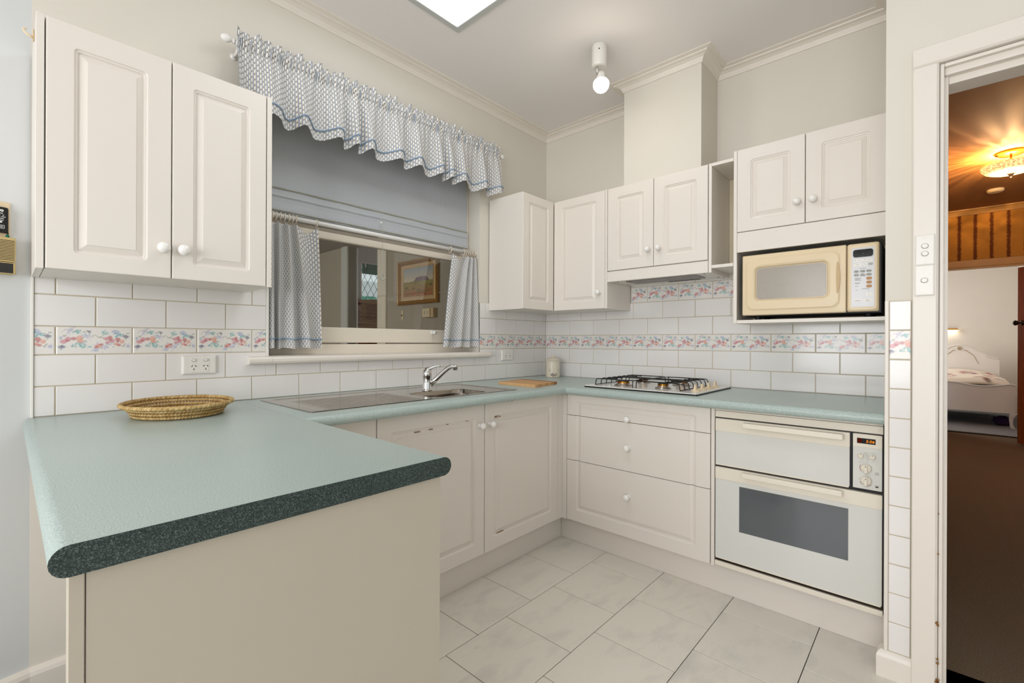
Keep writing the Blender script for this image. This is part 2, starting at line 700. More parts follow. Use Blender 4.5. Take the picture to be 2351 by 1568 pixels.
def door_bm(w, h, t=0.018, m=(0.06, 0.06, 0.05, 0.055), R=0.012):
    """routed raised-panel door front, local u 0..w, v 0..h, n 0..t; m = left, right, bottom, top margins"""
    bm = bmesh.new()
    l, r_, b, tp = m
    lo = []

    def L(i, rad, n, base=(0, 0, 0, 0)):
        lo.append([(x, y, n) for x, y in rrect(base[0] + i, w - base[1] - i, base[2] + i, h - base[3] - i, rad, 4)])
    z0 = (0, 0, 0, 0)
    mm = (l, r_, b, tp)
    L(0, .0004, 0.0, z0)
    L(0, .0004, t - 0.0025, z0)
    L(0.0008, .0006, t - 0.0008, z0)
    L(0.0025, .0008, t, z0)
    L(0, R, t, mm)
    L(0.0030, R - .003, t - 0.0038, mm)
    L(0.0075, R - .006, t - 0.0046, mm)
    L(0.0090, R - .007, t - 0.0085, mm)
    L(0.012, .003, t - 0.0090, mm)
    L(0.0145, .0012, t - 0.0078, mm)
    L(0.0285, .0008, t - 0.0022, mm)
    L(0.0295, .0006, t - 0.0006, mm)
    loft(bm, lo)
    return bm


def grid_print(nx, ny, w, h, t, colfn, edge=True):
    """flat printed plate: local u 0..w, v 0..h, n 0..t, vertex colours from colfn(X, Y) (numpy 0..1 arrays)"""
    xs = np.linspace(0, 1, nx)
    ys = np.linspace(0, 1, ny)
    X, Y = np.meshgrid(xs, ys)
    cols = colfn(X.ravel(), Y.ravel())
    verts = []
    for j in range(ny):
        for i in range(nx):
            e = edge and (i in (0, nx - 1) or j in (0, ny - 1))
            verts.append((xs[i] * w, ys[j] * h, t - (0.0012 if e else 0)))
    faces = [(j * nx + i, j * nx + i + 1, (j + 1) * nx + i + 1, (j + 1) * nx + i) for j in range(ny - 1) for i in range(nx - 1)]
    ring = [i for i in range(nx)] + [j * nx + nx - 1 for j in range(1, ny)] + [(ny - 1) * nx + i for i in range(nx - 2, -1, -1)] + [j * nx for j in range(ny - 2, 0, -1)]
    base = len(verts)
    for k_ in ring:
        x, y, _ = verts[k_]
        verts.append((x, y, 0))
    n = len(ring)
    for a in range(n):
        b = (a + 1) % n
        faces.append((ring[b], ring[a], base + a, base + b))
    faces.append(tuple(base + a for a in range(n - 1, -1, -1)))
    me = bpy.data.meshes.new('print')
    me.from_pydata(verts, [], faces)
    at = me.attributes.new('print', 'FLOAT_COLOR', 'POINT')
    full = np.ones((len(verts), 4), dtype=np.float32)
    full[:base, :3] = cols
    full[base:, :3] = cols[ring]
    at.data.foreach_set('color', full.ravel())
    return me


def blob(cols, X, Y, cx, cy, rx, ry, ang, rgb, alpha=0.9, soft=0.35):
    c, s = math.cos(ang), math.sin(ang)
    dx, dy = X - cx, Y - cy
    a = (dx * c + dy * s) / rx
    b = (-dx * s + dy * c) / ry
    d = np.sqrt(a * a + b * b)
    m = np.clip((1 - d) / soft, 0, 1) * alpha
    cols += (np.array(lin(rgb), dtype=np.float64)[None, :] - cols) * m[:, None]


# ------------------------------------------------------------------ room shell
ZC = 2.69
north = struct(obj('wall_north', bmesh.new(), 'wall_paint'))
bm = bmesh.new()
WX0, WX1, WZ0, WZ1, WT = -1.974, -0.693, 1.047, 2.30, 0.20
B((-2.70, 0, 0), (WX0, WT, ZC), bm=bm)
B((WX1, 0, 0), (0.15, WT, ZC), bm=bm)
B((WX0, 0, 0), (WX1, WT, WZ0), bm=bm)
B((WX0, 0, WZ1), (WX1, WT, ZC), bm=bm)
bm.to_mesh(north.data)
bm.free()
north.data.materials.clear()
north.data.materials.append(MAT['wall_paint'])
east = struct(obj('wall_east', B((0, -2.025, 0), (0.15, 0, ZC)), 'wall_paint'))
FX, FY0, FY1 = -0.25, -0.786, -1.241
struct(obj('wall_flue', B((FX, FY1, 1.98), (0, FY0, ZC)), 'wall_paint'))

# doorway wall with its nib; the opening runs y -2.189 .. -2.99
NX = -0.684
OY0, OY1, OZ = -2.189, -2.99, 2.007
bm = bmesh.new()
B((NX, -2.176, 0), (NX + 0.10, -2.031, ZC), bm=bm)
B((NX, OY1, 2.052), (NX + 0.10, -2.176, ZC), bm=bm)
B((NX, -6.0, 0), (NX + 0.10, OY1, ZC), bm=bm)
B((NX + 0.10, -2.125, 0), (0.15, -2.031, ZC), bm=bm)
doorwall = struct(obj('wall_doorway', bm, 'wall_paint'))
# angled wall beyond the end of the bench and the dining side behind the camera
ang = math.radians(11.7)
ax, ay = -2.70, 0.0
bx_, by_ = ax - 2.55 * math.cos(ang), -2.55 * math.sin(ang)
nx_, ny_ = -math.sin(ang) * 0.1, math.cos(ang) * 0.1
bm = prism([(ax, ay), (ax + 0.0, ay + 0.1), (bx_ + nx_, by_ + ny_), (bx_, by_)], 0, ZC)
struct(obj('wall_angled', bm, 'wall_left_cool_tint'))
bm = bmesh.new()
B((-5.3, -6.1, 0), (-5.2, -3.3, ZC), bm=bm)
B((-5.3, -0.7, 0), (-5.2, -0.4, ZC), bm=bm)
B((-5.3, -3.3, 0), (-5.2, -0.7, 0.7), bm=bm)
B((-5.3, -3.3, 2.2), (-5.2, -0.7, ZC), bm=bm)
struct(obj('wall_west', bm, 'wall_left_cool_tint'))
bm = bmesh.new()
B((-5.2, -6.1, 0), (-4.4, -6.0, ZC), bm=bm)
B((-1.8, -6.1, 0), (-0.584, -6.0, ZC), bm=bm)
B((-4.4, -6.1, 0), (-1.8, -6.0, 0.7), bm=bm)
B((-4.4, -6.1, 2.2), (-1.8, -6.0, ZC), bm=bm)
struct(obj('wall_south', bm, 'wall_left_cool_tint'))

# ceiling with the skylight opening
SX0, SX1, SY0, SY1 = -1.95, -1.255, -1.56, -0.425
bm = bmesh.new()
B((-5.3, SY1, ZC), (0.15, 0.2, ZC + 0.1), bm=bm)
B((-5.3, -6.1, ZC), (0.15, SY0, ZC + 0.1), bm=bm)
B((-5.3, SY0, ZC), (SX0, SY1, ZC + 0.1), bm=bm)
B((SX1, SY0, ZC), (0.15, SY1, ZC + 0.1), bm=bm)
struct(obj('ceiling', bm, 'ceiling_paint'))
sk = thing('skylight', 'square white glowing skylight panel in a grey frame set in the ceiling', 'skylight', ((SX0 + SX1) / 2, (SY0 + SY1) / 2, ZC))
bm = bmesh.new()
for a, b, c, d in ((SX0 - .015, SX1 + .015, SY1 - .015, SY1 + .015), (SX0 - .015, SX1 + .015, SY0 - .015, SY0 + .015),
                   (SX0 - .015, SX0 + .015, SY0 + .015, SY1 - .015), (SX1 - .015, SX1 + .015, SY0 + .015, SY1 - .015)):
    B((a, c, ZC - 0.006), (b, d, ZC + 0.01), 0.002, 1, bm=bm)
obj('frame', bm, 'skylight_frame', sk)
obj('diffuser', B((SX0 + .015, SY0 + .015, ZC + 0.001), (SX1 - .015, SY1 - .015, ZC + 0.006)), 'skylight_glow', sk)

# cornice
prof = [(0.0, 2.645), (0.006, 2.645), (0.008, 2.652), (0.016, 2.668), (0.030, 2.676), (0.046, 2.679), (0.048, 2.684),
        (0.058, 2.685), (0.072, 2.687), (0.074, ZC), (0.0, ZC)]
profR = [(-o, z) for o, z in prof]
fl2 = struct(obj('floor_corner', B((NX + 0.0505, -2.06, -0.08), (0.1, 0.2, -0.003)), 'floor_grout'))
struct(obj('trim_1', sweep([(-2.70, 0), (0, 0)], profR), 'trim_paint'))
struct(obj('trim_2', sweep([(0, 0), (0, FY0), (FX, FY0), (FX, FY1), (0, FY1), (0, -2.031), (NX, -2.031), (NX, -6.0)], profR), 'trim_paint'))
struct(obj('trim_3', sweep([(bx_, by_), (-2.70, 0)], profR), 'trim_paint'))

# floor: recessed dark grout slab with every tile a piece of its own
fl = struct(obj('floor', B((-5.3, -6.1, -0.08), (NX + 0.05, 0.2, -0.003)), 'floor_grout'))
PT = 0.3265
tile_me = bpy.data.meshes.new('floor_tile')
tb = RR(-PT / 2 + .0013, PT / 2 - .0013, -PT / 2 + .0013, PT / 2 - .0013, -0.006, 0.0, 0.001, 0.0012, seg=1)
tb.to_mesh(tile_me)
tb.free()
for r in range(10):
    yc = -0.5135 - PT * (r + 0.5)
    x0 = -0.5165 if r % 2 == 0 else -0.5165 + PT / 2
    for c in range(-1, 10):
        xc = x0 - PT * (c + 0.5)
        if xc - PT / 2 > -0.45 or yc > 0:
            continue
        if xc < -2.75 and yc > -1.0:
            continue
        if xc + PT / 2 > NX + 0.25:
            # trimmed against the plinth
            me = bpy.data.meshes.new('floor_tile_cut')
            t2 = RR(-PT / 2 + .0013, PT / 2 - .0013, -PT / 2 + .0013, PT / 2 - .0013, -0.006, 0.0, 0.001, 0.0012, seg=1)
            cut = -0.498 - xc
            bmesh.ops.bisect_plane(t2, geom=t2.verts[:] + t2.edges[:] + t2.faces[:], plane_co=(cut, 0, 0), plane_no=(1, 0, 0), clear_outer=True)
            t2.to_mesh(me)
            t2.free()
            link('floor_tile', me, 'floor_tile', fl, loc=(xc, yc, 0))
        else:
            link('floor_tile', tile_me, 'floor_tile', fl, loc=(xc, yc, 0))
ff = obj('far_paving', B((-5.2, -6.0, -0.004), (-3.75, -0.6, -0.0008)), 'floor_far', fl)
B0 = B((-3.75, -6.0, -0.004), (NX, -3.79, -0.0008))
obj('far_paving', B0, 'floor_far', fl)

# skirtings
def skirting(name, path, h=0.09, t=0.018):
    return struct(obj(name, sweep(path, [(0, 0), (-t, 0), (-t, h - 0.022), (-t + 0.004, h - 0.010), (-t + 0.011, h - .002), (0, h)]), 'trim_paint'))


skirting('baseboard_angled', [(bx_, by_), (-2.70, 0)])
skirting('baseboard_north', [(-2.70, 0), (-2.40, 0)])
skirting('baseboard_nib', [(NX + 0.03, -2.031), (NX, -2.031), (NX, -2.103)], 0.092, 0.02)

# ------------------------------------------------------------------ wall tiles
ROWS = [(0.9005, 0.9992, 'A', 0), (0.9992, 1.1028, 'B', 0), (1.1028, 1.1980, 'A', 1), (1.1980, 1.3025, 'B', 0), (1.3025, 1.4040, 'A', 0)]
GAP = 0.0034
TT = 0.0075


def flower_tile(X, Y):
    r = np.random.default_rng(11)
    cols = np.tile(np.array(lin((233, 229, 222))), (len(X), 1)).astype(np.float64)
    A = 2.0

    def bl(cx, cy, rx, ry, ang_, rgb, al=0.8, soft=0.45):
        blob(cols, X * A, Y, cx * A, cy, rx * A, ry, ang_, rgb, al, soft)
    lav, teal, leaf, grey = (176, 178, 200), (118, 172, 172), (138, 136, 108), (128, 130, 142)
    for cx, cy, n, c, sp in ((0.16, 0.86, 26, lav, .06), (0.26, 0.84, 20, teal, .04), (0.37, 0.66, 26, lav, .05), (0.40, 0.84, 12, grey, .03),
                             (0.30, 0.38, 26, teal, .05), (0.33, 0.26, 12, teal, .03), (0.62, 0.80, 16, teal, .035), (0.78, 0.82, 30, lav, .05),
                             (0.82, 0.68, 24, teal, .05), (0.92, 0.66, 22, grey, .035), (0.07, 0.26, 26, grey, .035), (0.58, 0.26, 26, lav, .06),
                             (0.50, 0.14, 14, lav, .04), (0.42, 0.27, 7, teal, .02), (0.94, 0.30, 16, lav, .03), (0.68, 0.40, 12, lav, .04),
                             (0.05, 0.58, 10, lav, .025), (0.21, 0.30, 8, teal, .025)):
        for _ in range(int(n * 1.5)):
            bl(cx + r.normal(0, sp * .7), cy + r.normal(0, sp * 1.1), r.uniform(.009, .019), r.uniform(.022, .042), r.uniform(0, 3), tuple(min(255, v + int(r.integers(-12, 22))) for v in c), r.uniform(.3, .7))
    for i in range(9):
        bl(0.46 + .03 * i * .6, 0.66 + .05 * math.sin(i), .022, .011, 0.9 - .2 * i, leaf, .75)
    for cx, cy, a in ((0.09, .67, 2.2), (.11, .68, .9), (.56, .62, 2.5), (.60, .60, 2.0), (.9, .36, .8), (.87, .3, .4), (.36, .48, .2)):
        bl(cx, cy, .026, .018, a, leaf, .8)
    pk, co, rd = (204, 136, 146), (220, 160, 140), (192, 112, 112)
    for cx, cy, rx, ry, a, c in ((.09, .46, .045, .075, .1, pk), (.145, .55, .04, .085, .3, pk), (.135, .50, .022, .05, .8, rd), (.215, .57, .035, .06, -.2, rd), (.29, .58, .045, .10, .2, co),
                                 (.30, .47, .045, .06, -.3, co), (.54, .30, .055, .07, .2, co), (.51, .26, .03, .05, .6, rd), (.57, .36, .035, .03, .2, rd),
                                 (.645, .57, .04, .065, -.2, pk), (.695, .62, .03, .07, .5, rd), (.72, .50, .035, .08, .4, pk), (.66, .43, .035, .05, .2, pk), (.695, .52, .018, .05, 0, rd),
                                 (.80, .54, .038, .075, .1, rd), (.86, .46, .035, .075, -.3, co), (.775, .37, .035, .055, .2, co), (.815, .33, .03, .05, -.2, rd), (.80, .46, .018, .04, .4, rd)):
        bl(cx, cy, rx * 1.2, ry * 1.25, a, c, .8, .35)
        bl(cx - .006, cy + .02, rx * .5, ry * .5, a, tuple(min(255, v + 34) for v in c), .6, .7)
    return cols


_tile_cache = {}


def wall_tile(parent, side, u0, u1, v0, v1, kind, base_u):
    """one glazed tile; side N: u = x (y = 0 plane); side E: u = -y (x = 0 plane)"""
    w, h = u1 - u0, v1 - v0
    if w < 0.006 or h < 0.006:
        return
    off = round(u0 - base_u, 3)
    key = (kind, round(w, 4), round(h, 4), off if kind else 0)
    if key not in _tile_cache:
        if kind:
            full = 0.2 - GAP
            nx = max(int(92 * w / full), 6)
            me = grid_print(nx, 46, w, h, TT, lambda X, Y: flower_tile((X * w + off) / full, Y))
            me.materials.append(MAT['print_glazed'])
        else:
            b = RR(0, w, 0, h, 0, TT, 0.0015, 0.0016, seg=1)
            me = bpy.data.meshes.new('tile')
            b.to_mesh(me)
            b.free()
            me.materials.append(MAT['tile_white'])
        _tile_cache[key] = me
    o = bpy.data.objects.new('border_tile' if kind else 'tile', _tile_cache[key])
    COL.objects.link(o)
    o.matrix_world = FR((u0, 0, v0) if side == 'N' else (0, -u0, v0), side)
    o.parent = parent
    return o


def tile_rows(parent, side, phase, umin, umax, rows, holes):
    for z0, z1, ab, kind in rows:
        ph = phase[ab]
        k0 = math.floor((umin - ph) / 0.2)
        k1 = math.ceil((umax - ph) / 0.2)
        for k_ in range(k0, k1):
            a, b = ph + 0.2 * k_ + GAP / 2, ph + 0.2 * (k_ + 1) - GAP / 2
            base = a
            spans = [(max(a, umin), min(b, umax), z0, z1)]
            for hu0, hu1, hz0, hz1 in holes:
                new = []
                for s0, s1, y0, y1 in spans:
                    if s1 <= hu0 or s0 >= hu1 or y1 <= hz0 or y0 >= hz1:
                        new.append((s0, s1, y0, y1))
                        continue
                    if s0 < hu0:
                        new.append((s0, hu0, y0, y1))
                    if s1 > hu1:
                        new.append((hu1, s1, y0, y1))
                    if y0 < hz0:
                        new.append((max(s0, hu0), min(s1, hu1), y0, hz0))
                spans = new
            for s0, s1, y0, y1 in spans:
                if s1 - s0 > 0.006:
                    wall_tile(parent, side, s0, s1, y0 + GAP / 2, min(y1, y1) - GAP / 2, kind, base)


tile_rows(north, 'N', {'A': -0.042, 'B': -0.142}, -2.692, -0.008, ROWS, [(-1.986, -0.694, 1.0585, 3)])
bm = bmesh.new()
B((-2.693, -0.0052, 0.9), (-1.986, 0, 1.404), bm=bm)
B((-0.694, -0.0052, 0.9), (0, 0, 1.404), bm=bm)
B((-1.986, -0.0052, 0.9), (-0.694, 0, 1.0585), bm=bm)
obj('grout_bed', bm, 'grout', north)
obj('tile_edge_strip', B((-2.6995, -0.011, 0.9), (-2.6925, 0, 1.356), 0.001, 1), 'plastic_white', north)
obj('tile_edge_strip', B((-1.9855, -0.009, 1.085), (-1.9745, 0, 1.404), 0.001, 1), 'plastic_white', north)
EROWS = ROWS[:4] + [(1.3025, 1.405, 'A', 0)]
tile_rows(east, 'E', {'A': 0.3211 - 0.2, 'B': 0.2211 - 0.2}, 0.008, 2.022, EROWS, [])
tile_rows(east, 'E', {'A': 0.3211 - 0.2, 'B': 0.2211 - 0.2}, 0.709, 1.418, [(1.405, 1.506, 'B', 1), (1.506, 1.60, 'A', 0)], [])
bm = bmesh.new()
B((-0.0052, -2.025, 0.9), (0, 0, 1.405), bm=bm)
B((-0.0052, -1.419, 1.405), (0, -0.708, 1.60), bm=bm)
obj('grout_bed', bm, 'grout', east)
# narrow column of cut tiles on the nib, with its bullnose edge
zz = [0.093 + 0.1005 * i for i in range(13)]
for i, z in enumerate(zz[:-1]):
    kind = 1 if i == 10 else 0
    w = 0.0555
    h = 0.1005 - GAP
    if kind:
        me = grid_print(30, 46, w, h, TT, lambda X, Y: flower_tile(X * 0.28 + 0.05, Y))
        me.materials.append(MAT['print_glazed'])
        o = bpy.data.objects.new('border_tile', me)
    else:
        b = RR(0, w, 0, h, 0, TT, 0.0015, 0.0016, seg=1)
        me = bpy.data.meshes.new('tile')
        b.to_mesh(me)
        b.free()
        me.materials.append(MAT['tile_white'])
        o = bpy.data.objects.new('tile', me)
    COL.objects.link(o)
    o.matrix_world = FR((NX, -2.0435, z), 'E')
    o.parent = doorwall
obj('grout_bed', B((NX - 0.0052, -2.1005, 0.09), (NX, -2.041, 1.298)), 'grout', doorwall)
obj('tile_edge_strip', B((NX - 0.011, -2.042, 0.09), (NX + 0.02, -2.0305, 1.30), 0.003, 2), 'trim_paint', doorwall)

# ------------------------------------------------------------------ door frame of the hallway opening
d1 = struct(obj('door_1', bmesh.new(), 'trim_paint'))
prof = [(0, 0), (0, 0.022), (0.003, 0.025), (0.058, 0.025), (0.064, 0.020), (0.066, 0.0)]


def arch_leg(bm, y_out, z0, z1):
    loops = []
    for z in (z0, z1):
        loops.append([(NX - n, y_out - u, z) for u, n in prof])
    loft(bm, loops)


bm = bmesh.new()
arch_leg(bm, -2.1025, 0.0, 2.0636)
obj('architrave', bm, 'trim_paint', d1)
bm = bmesh.new()
loft(bm, [[(NX - n, -2.1025, 2.13 - u) for u, n in prof], [(NX - n, -3.08, 2.13 - u) for u, n in prof]])
obj('architrave', bm, 'trim_paint', d1)
bm = bmesh.new()
B((NX - 0.012, -2.179, 0), (NX + 0.02, -2.1685, 2.062), 0.003, 2, bm=bm)
B((NX + 0.02, -2.1895, 0), (NX + 0.12, -2.172, 2.03), 0.003, 2, bm=bm)
obj('jamb', bm, 'trim_paint', d1)
bm = bmesh.new()
B((NX - 0.012, -3.05, 2.050), (NX + 0.02, -2.179, 2.062), 0.003, 2, bm=bm)
B((NX + 0.005, -3.05, 2.028), (NX + 0.05, -2.179, 2.055), 0.004, 2, bm=bm)
B((NX + 0.03, -3.05, 2.006), (NX + 0.12, -2.189, 2.03), 0.003, 2, bm=bm)
obj('head_jamb', bm, 'trim_paint', d1)
for y, z, s in ((-2.1625, 0.245, .42), (-2.1645, 0.238, .3), (-2.162, 0.052, .5), (-2.164, 0.060, .45), (-2.164, 0.115, .35), (-2.1635, 0.128, .3), (-2.164, 0.47, .22), (-2.1645, .60, .18)):
    pts = [(y - .004 + .010 * s * math.cos(a) * (1 + .4 * math.sin(3 * a + 9 * z) + .3 * math.sin(7 * a)), z + .014 * s * math.sin(a) * (1 + .3 * math.cos(5 * a + z))) for a in [2 * PI * i / 14 for i in range(14)]]
    bm = bmesh.new()
    loft(bm, [[(NX - 0.0256, min(p, -2.1065 - .0), q) for p, q in pts], [(NX - 0.0248, p, q) for p, q in pts]])
    obj('paint_chip', bm, 'chip_brown', d1)
B1 = B((NX + 0.0195, -2.1798, 1.415), (NX + 0.0206, -2.1745, 1.435))
obj('strike_plate', B1, 'steel_dark', d1)

# ------------------------------------------------------------------ kitchen window
w1 = struct(obj('window_1', bmesh.new(), 'sash_paint'))
bm = bmesh.new()
for a, b, c, d in ((WX0, WX0 + .045, 1.083, WZ1), (WX1 - .045, WX1, 1.083, WZ1), (WX0 + .045, WX1 - .045, WZ1 - .05, WZ1), (WX0 + .045, WX1 - .045, 1.083, 1.135)):
    B((a, 0.105, c), (b, 0.175, d), 0.003, 1, bm=bm)
obj('window_frame', bm, 'sash_paint', w1)
bm = bmesh.new()
X0, X1 = WX0 + .047, WX1 - .047
for a, b, c, d in ((X0, X1, 1.143, 1.222), (X0, X1, 1.668, 1.705), (X0, X0 + .05, 1.222, 1.668), (X1 - .05, X1, 1.222, 1.668)):
    B((a, 0.112, c), (b, 0.150, d), 0.004, 2, bm=bm)
obj('lower_sash', bm, 'sash_paint', w1)
obj('window_pane', B((X0 + .04, 0.129, 1.21), (X1 - .04, 0.132, 1.68)), 'pane', w1)
bm = bmesh.new()
for a, b, c, d in ((X0, X1, 1.70, 1.735), (X0, X1, 2.21, 2.25), (X0, X0 + .05, 1.735, 2.21), (X1 - .05, X1, 1.735, 2.21)):
    B((a, 0.152, c), (b, 0.172, d), 0.003, 1, bm=bm)
obj('upper_sash', bm, 'sash_paint', w1)
obj('window_pane', B((X0 + .04, 0.160, 1.72), (X1 - .04, 0.163, 2.22)), 'pane', w1)
bm = bmesh.new()
loft(bm, [[(x, 0.105, 1.050), (x, -0.030, 1.050), (x, -0.040, 1.054), (x, -0.044, 1.062), (x, -0.044, 1.073), (x, -0.039, 1.081), (x, -0.030, 1.084), (x, 0.0, 1.085), (x, 0.105, 1.088)] for x in (WX0 + .001, WX1 - .001)])
loft(bm, [[(x, -0.0075, 1.050), (x, -0.030, 1.050), (x, -0.040, 1.054), (x, -0.044, 1.062), (x, -0.044, 1.073), (x, -0.039, 1.081), (x, -0.030, 1.084), (x, -0.0075, 1.085)] for x in (-2.062, WX0 + .002)])
loft(bm, [[(x, -0.0075, 1.050), (x, -0.030, 1.050), (x, -0.040, 1.054), (x, -0.044, 1.062), (x, -0.044, 1.073), (x, -0.039, 1.081), (x, -0.030, 1.084), (x, -0.0075, 1.085)] for x in (WX1 - .002, -0.622)])
obj('window_sill', bm, 'trim_paint', w1)
cat_ = obj('sash_latch', lathe([(0.0, 0), (.014, 0), (.014, .005), (.007, .008), (.007, .018), (.012, .022), (.012, .028), (0, .030)], 14), 'plastic_white', w1, FR((-0.985, 0.112, 1.205), 'N'), smooth=True)

# roman blind in the upper half
bl = thing('roman_blind', 'pale grey roman blind with two cream lace trims in the kitchen window', 'blind', (-1.333, 0.09, 2.28))
BX0, BX1 = WX0 + 0.012, WX1 - 0.028
prof = [(0.094, 2.28), (0.094, 1.873), (0.090, 1.868), (0.088, 1.840), (0.084, 1.826), (0.090, 1.819), (0.091, 1.800), (0.086, 1.770), (0.086, 1.749), (0.092, 1.747), (0.096, 1.80), (0.099, 2.28)]
bm = bmesh.new()
nn = 40
loft(bm, [[(BX0 + (BX1 - BX0) * i / nn, y + .0015 * math.sin(i * .9) * (z < 2.0), z) for y, z in prof] for i in range(nn + 1)])
obj('blind_cloth', bm, 'blind_cloth', bl)
for zt in (1.862, 1.757):
    for s in (0, 1):
        pts = [(BX0 + (BX1 - BX0) * i / 400, (.087 if zt > 1.8 else .084) + .0022 * math.cos(i * PI / 2.6 + s * PI), zt + .0032 * math.sin(i * PI / 2.6 + s * PI)) for i in range(401)]
        obj('lace_trim', tube(pts, .0019, 5), 'lace', bl, smooth=True)
cord = thing('blind_pull', 'crocheted ring pull hanging on a cord in front of the window', 'blind pull', (-1.372, 0.05, 1.5))
obj('cord', tube([(-1.372, 0.062, 1.795), (-1.372, 0.05, 1.70), (-1.372, 0.05, 1.519)], .0013, 6), 'lace', cord)
obj('button', lathe([(0, 0), (.006, 0), (.007, .003), (.004, .006), (0, .0065)], 12), 'plastic_white', cord, FR((-1.372, 0.068, 1.797), 'N'), smooth=True)
pts = [(-1.372 + .0135 * math.cos(a), 0.05, 1.5 + .0155 * math.sin(a)) for a in [2 * PI * i / 64 for i in range(64)]]
obj('ring', tube(pts, .004, 6, closed=True, radii=[.0042 + .0012 * (i % 4 < 2) for i in range(64)]), 'lace', cord, smooth=True)


def cloth(name, fn, ns, nt, L, H, mat, parent):
    verts, uvs = [], []
    for j in range(nt + 1):
        for i in range(ns + 1):
            verts.append(fn(i / ns, j / nt))
            uvs.append((i / ns * L, j / nt * H))
    faces = [(j * (ns + 1) + i, j * (ns + 1) + i + 1, (j + 1) * (ns + 1) + i + 1, (j + 1) * (ns + 1) + i) for j in range(nt) for i in range(ns)]
    me = bpy.data.meshes.new(name)
    me.from_pydata(verts, [], faces)
    uv = me.uv_layers.new(name='UVMap')
    li = [0] * len(me.loops)
    me.loops.foreach_get('vertex_index', li)
    flat = [c for v in li for c in uvs[v]]
    uv.data.foreach_set('uv', flat)
    return link(name, me, mat, parent, smooth=True)


# gathered valance on its own rod
vr = thing('valance_rod', 'white curtain rod with round finials carrying the gathered valance', 'curtain rod', (-1.36, -0.072, 2.36))
obj('rod', tube([(-2.135, -0.072, 2.36), (-0.592, -0.072, 2.36)], .009, 12), 'rod_white', vr, smooth=True)
fin = [(0, 0), (.010, 0), (.011, .006), (.007, .010), (.007, .014), (.014, .020), (.0165, .030), (.014, .040), (.008, .048), (0, .051)]
obj('finial', lathe(fin, 18), 'rod_white', vr, FR((-2.132, -0.072, 2.36), 'N') @ Matrix.Rotation(-PI / 2, 4, 'Y'), smooth=True)
obj('finial', lathe(fin, 18), 'rod_white', vr, FR((-0.594, -0.072, 2.36), 'N') @ Matrix.Rotation(PI / 2, 4, 'Y'), smooth=True)
for x in (-2.115, -0.605):
    bm = tube([(x, 0, 2.335), (x, -0.04, 2.335), (x, -0.072, 2.352)], .006, 8)
    lathe([(0, 0), (.014, 0), (.014, .004), (0, .006)], 12, bm, FR((x, 0, 2.335), 'N'))
    obj('bracket', bm, 'rod_white', vr, smooth=True)
va = thing('valance', 'gathered blue striped floral valance with blue piping across the window top', 'curtain', (-1.36, -0.08, 2.36))
VX0, VX1 = -2.128, -0.600


def wv(s, f, p=0.0):
    return math.sin(2 * PI * (f * s + 0.23 * math.sin(2 * PI * 2.7 * s + p) + 0.15 * math.sin(2 * PI * 5.3 * s + 2 * p)) + p)


def val_fn(s, t):
    z = 2.412 - 0.327 * t
    x = VX0 + (VX1 - VX0) * s
    low = wv(s, 12.5, 0.6)
    mid = wv(s, 37, 1.7)
    hi = math.sin(2 * PI * (118 * s + .6 * math.sin(2 * PI * 9 * s)))
    zr = 2.362
    if z > zr + .017:
        k_ = (z - zr - .017) / .033
        y = -0.083 - k_ * (.002 + .010 * mid + .008 * wv(s, 19, .2)) + .003 * hi * (1 - .6 * k_)
        z += k_ * (.0035 * mid + .006 * wv(s, 15, .2) + .003 * low)
    elif z > zr - .018:
        d = (z - zr) / .0185
        y = -0.083 - .011 * math.sqrt(max(0, 1 - d * d)) - .0042 * hi - .002 * mid
        x += .0012 * math.sin(41 * 2 * PI * s)
    else:
        k_ = (zr - .018 - z) / .26
        k2 = min(k_ * 1.15, 1) ** 0.7
        z += .012 * k2 * low
        y = -0.083 + (1 - k2) * (-.003 * hi) * max(0, 1 - k_ * 6) - .006 * mid * (0.35 + .65 * (1 - k2)) * min(1, k_ * 8) - k2 * (.016 + .030 * low)
    return (x, y, z)


cloth('valance_cloth', val_fn, 900, 44, 2.05, 0.327, 'curtain_fabric', va)
tp = 0.868
obj('piping', tube([(lambda p: (p[0], p[1] - .003, p[2]))(val_fn(i / 300, tp)) for i in range(301)], .0036, 6), 'piping_blue', va, smooth=True)

# cafe rod and the two short curtains
cr = thing('cafe_rod', 'white cafe curtain rod spanning the middle of the window', 'curtain rod', (-1.333, 0.04, 1.72))
obj('rod', tube([(WX0 + .002, 0.04, 1.721), (WX1 - .002, 0.04, 1.721)], .0115, 14), 'rod_white', cr, smooth=True)
obj('end_cup', lathe([(0, 0), (.017, 0), (.017, .012), (0, .012)], 16), 'ring_cream', cr, FR((WX1 - .001, 0.04, 1.721), 'N') @ Matrix.Rotation(-PI / 2, 4, 'Y'), smooth=False)


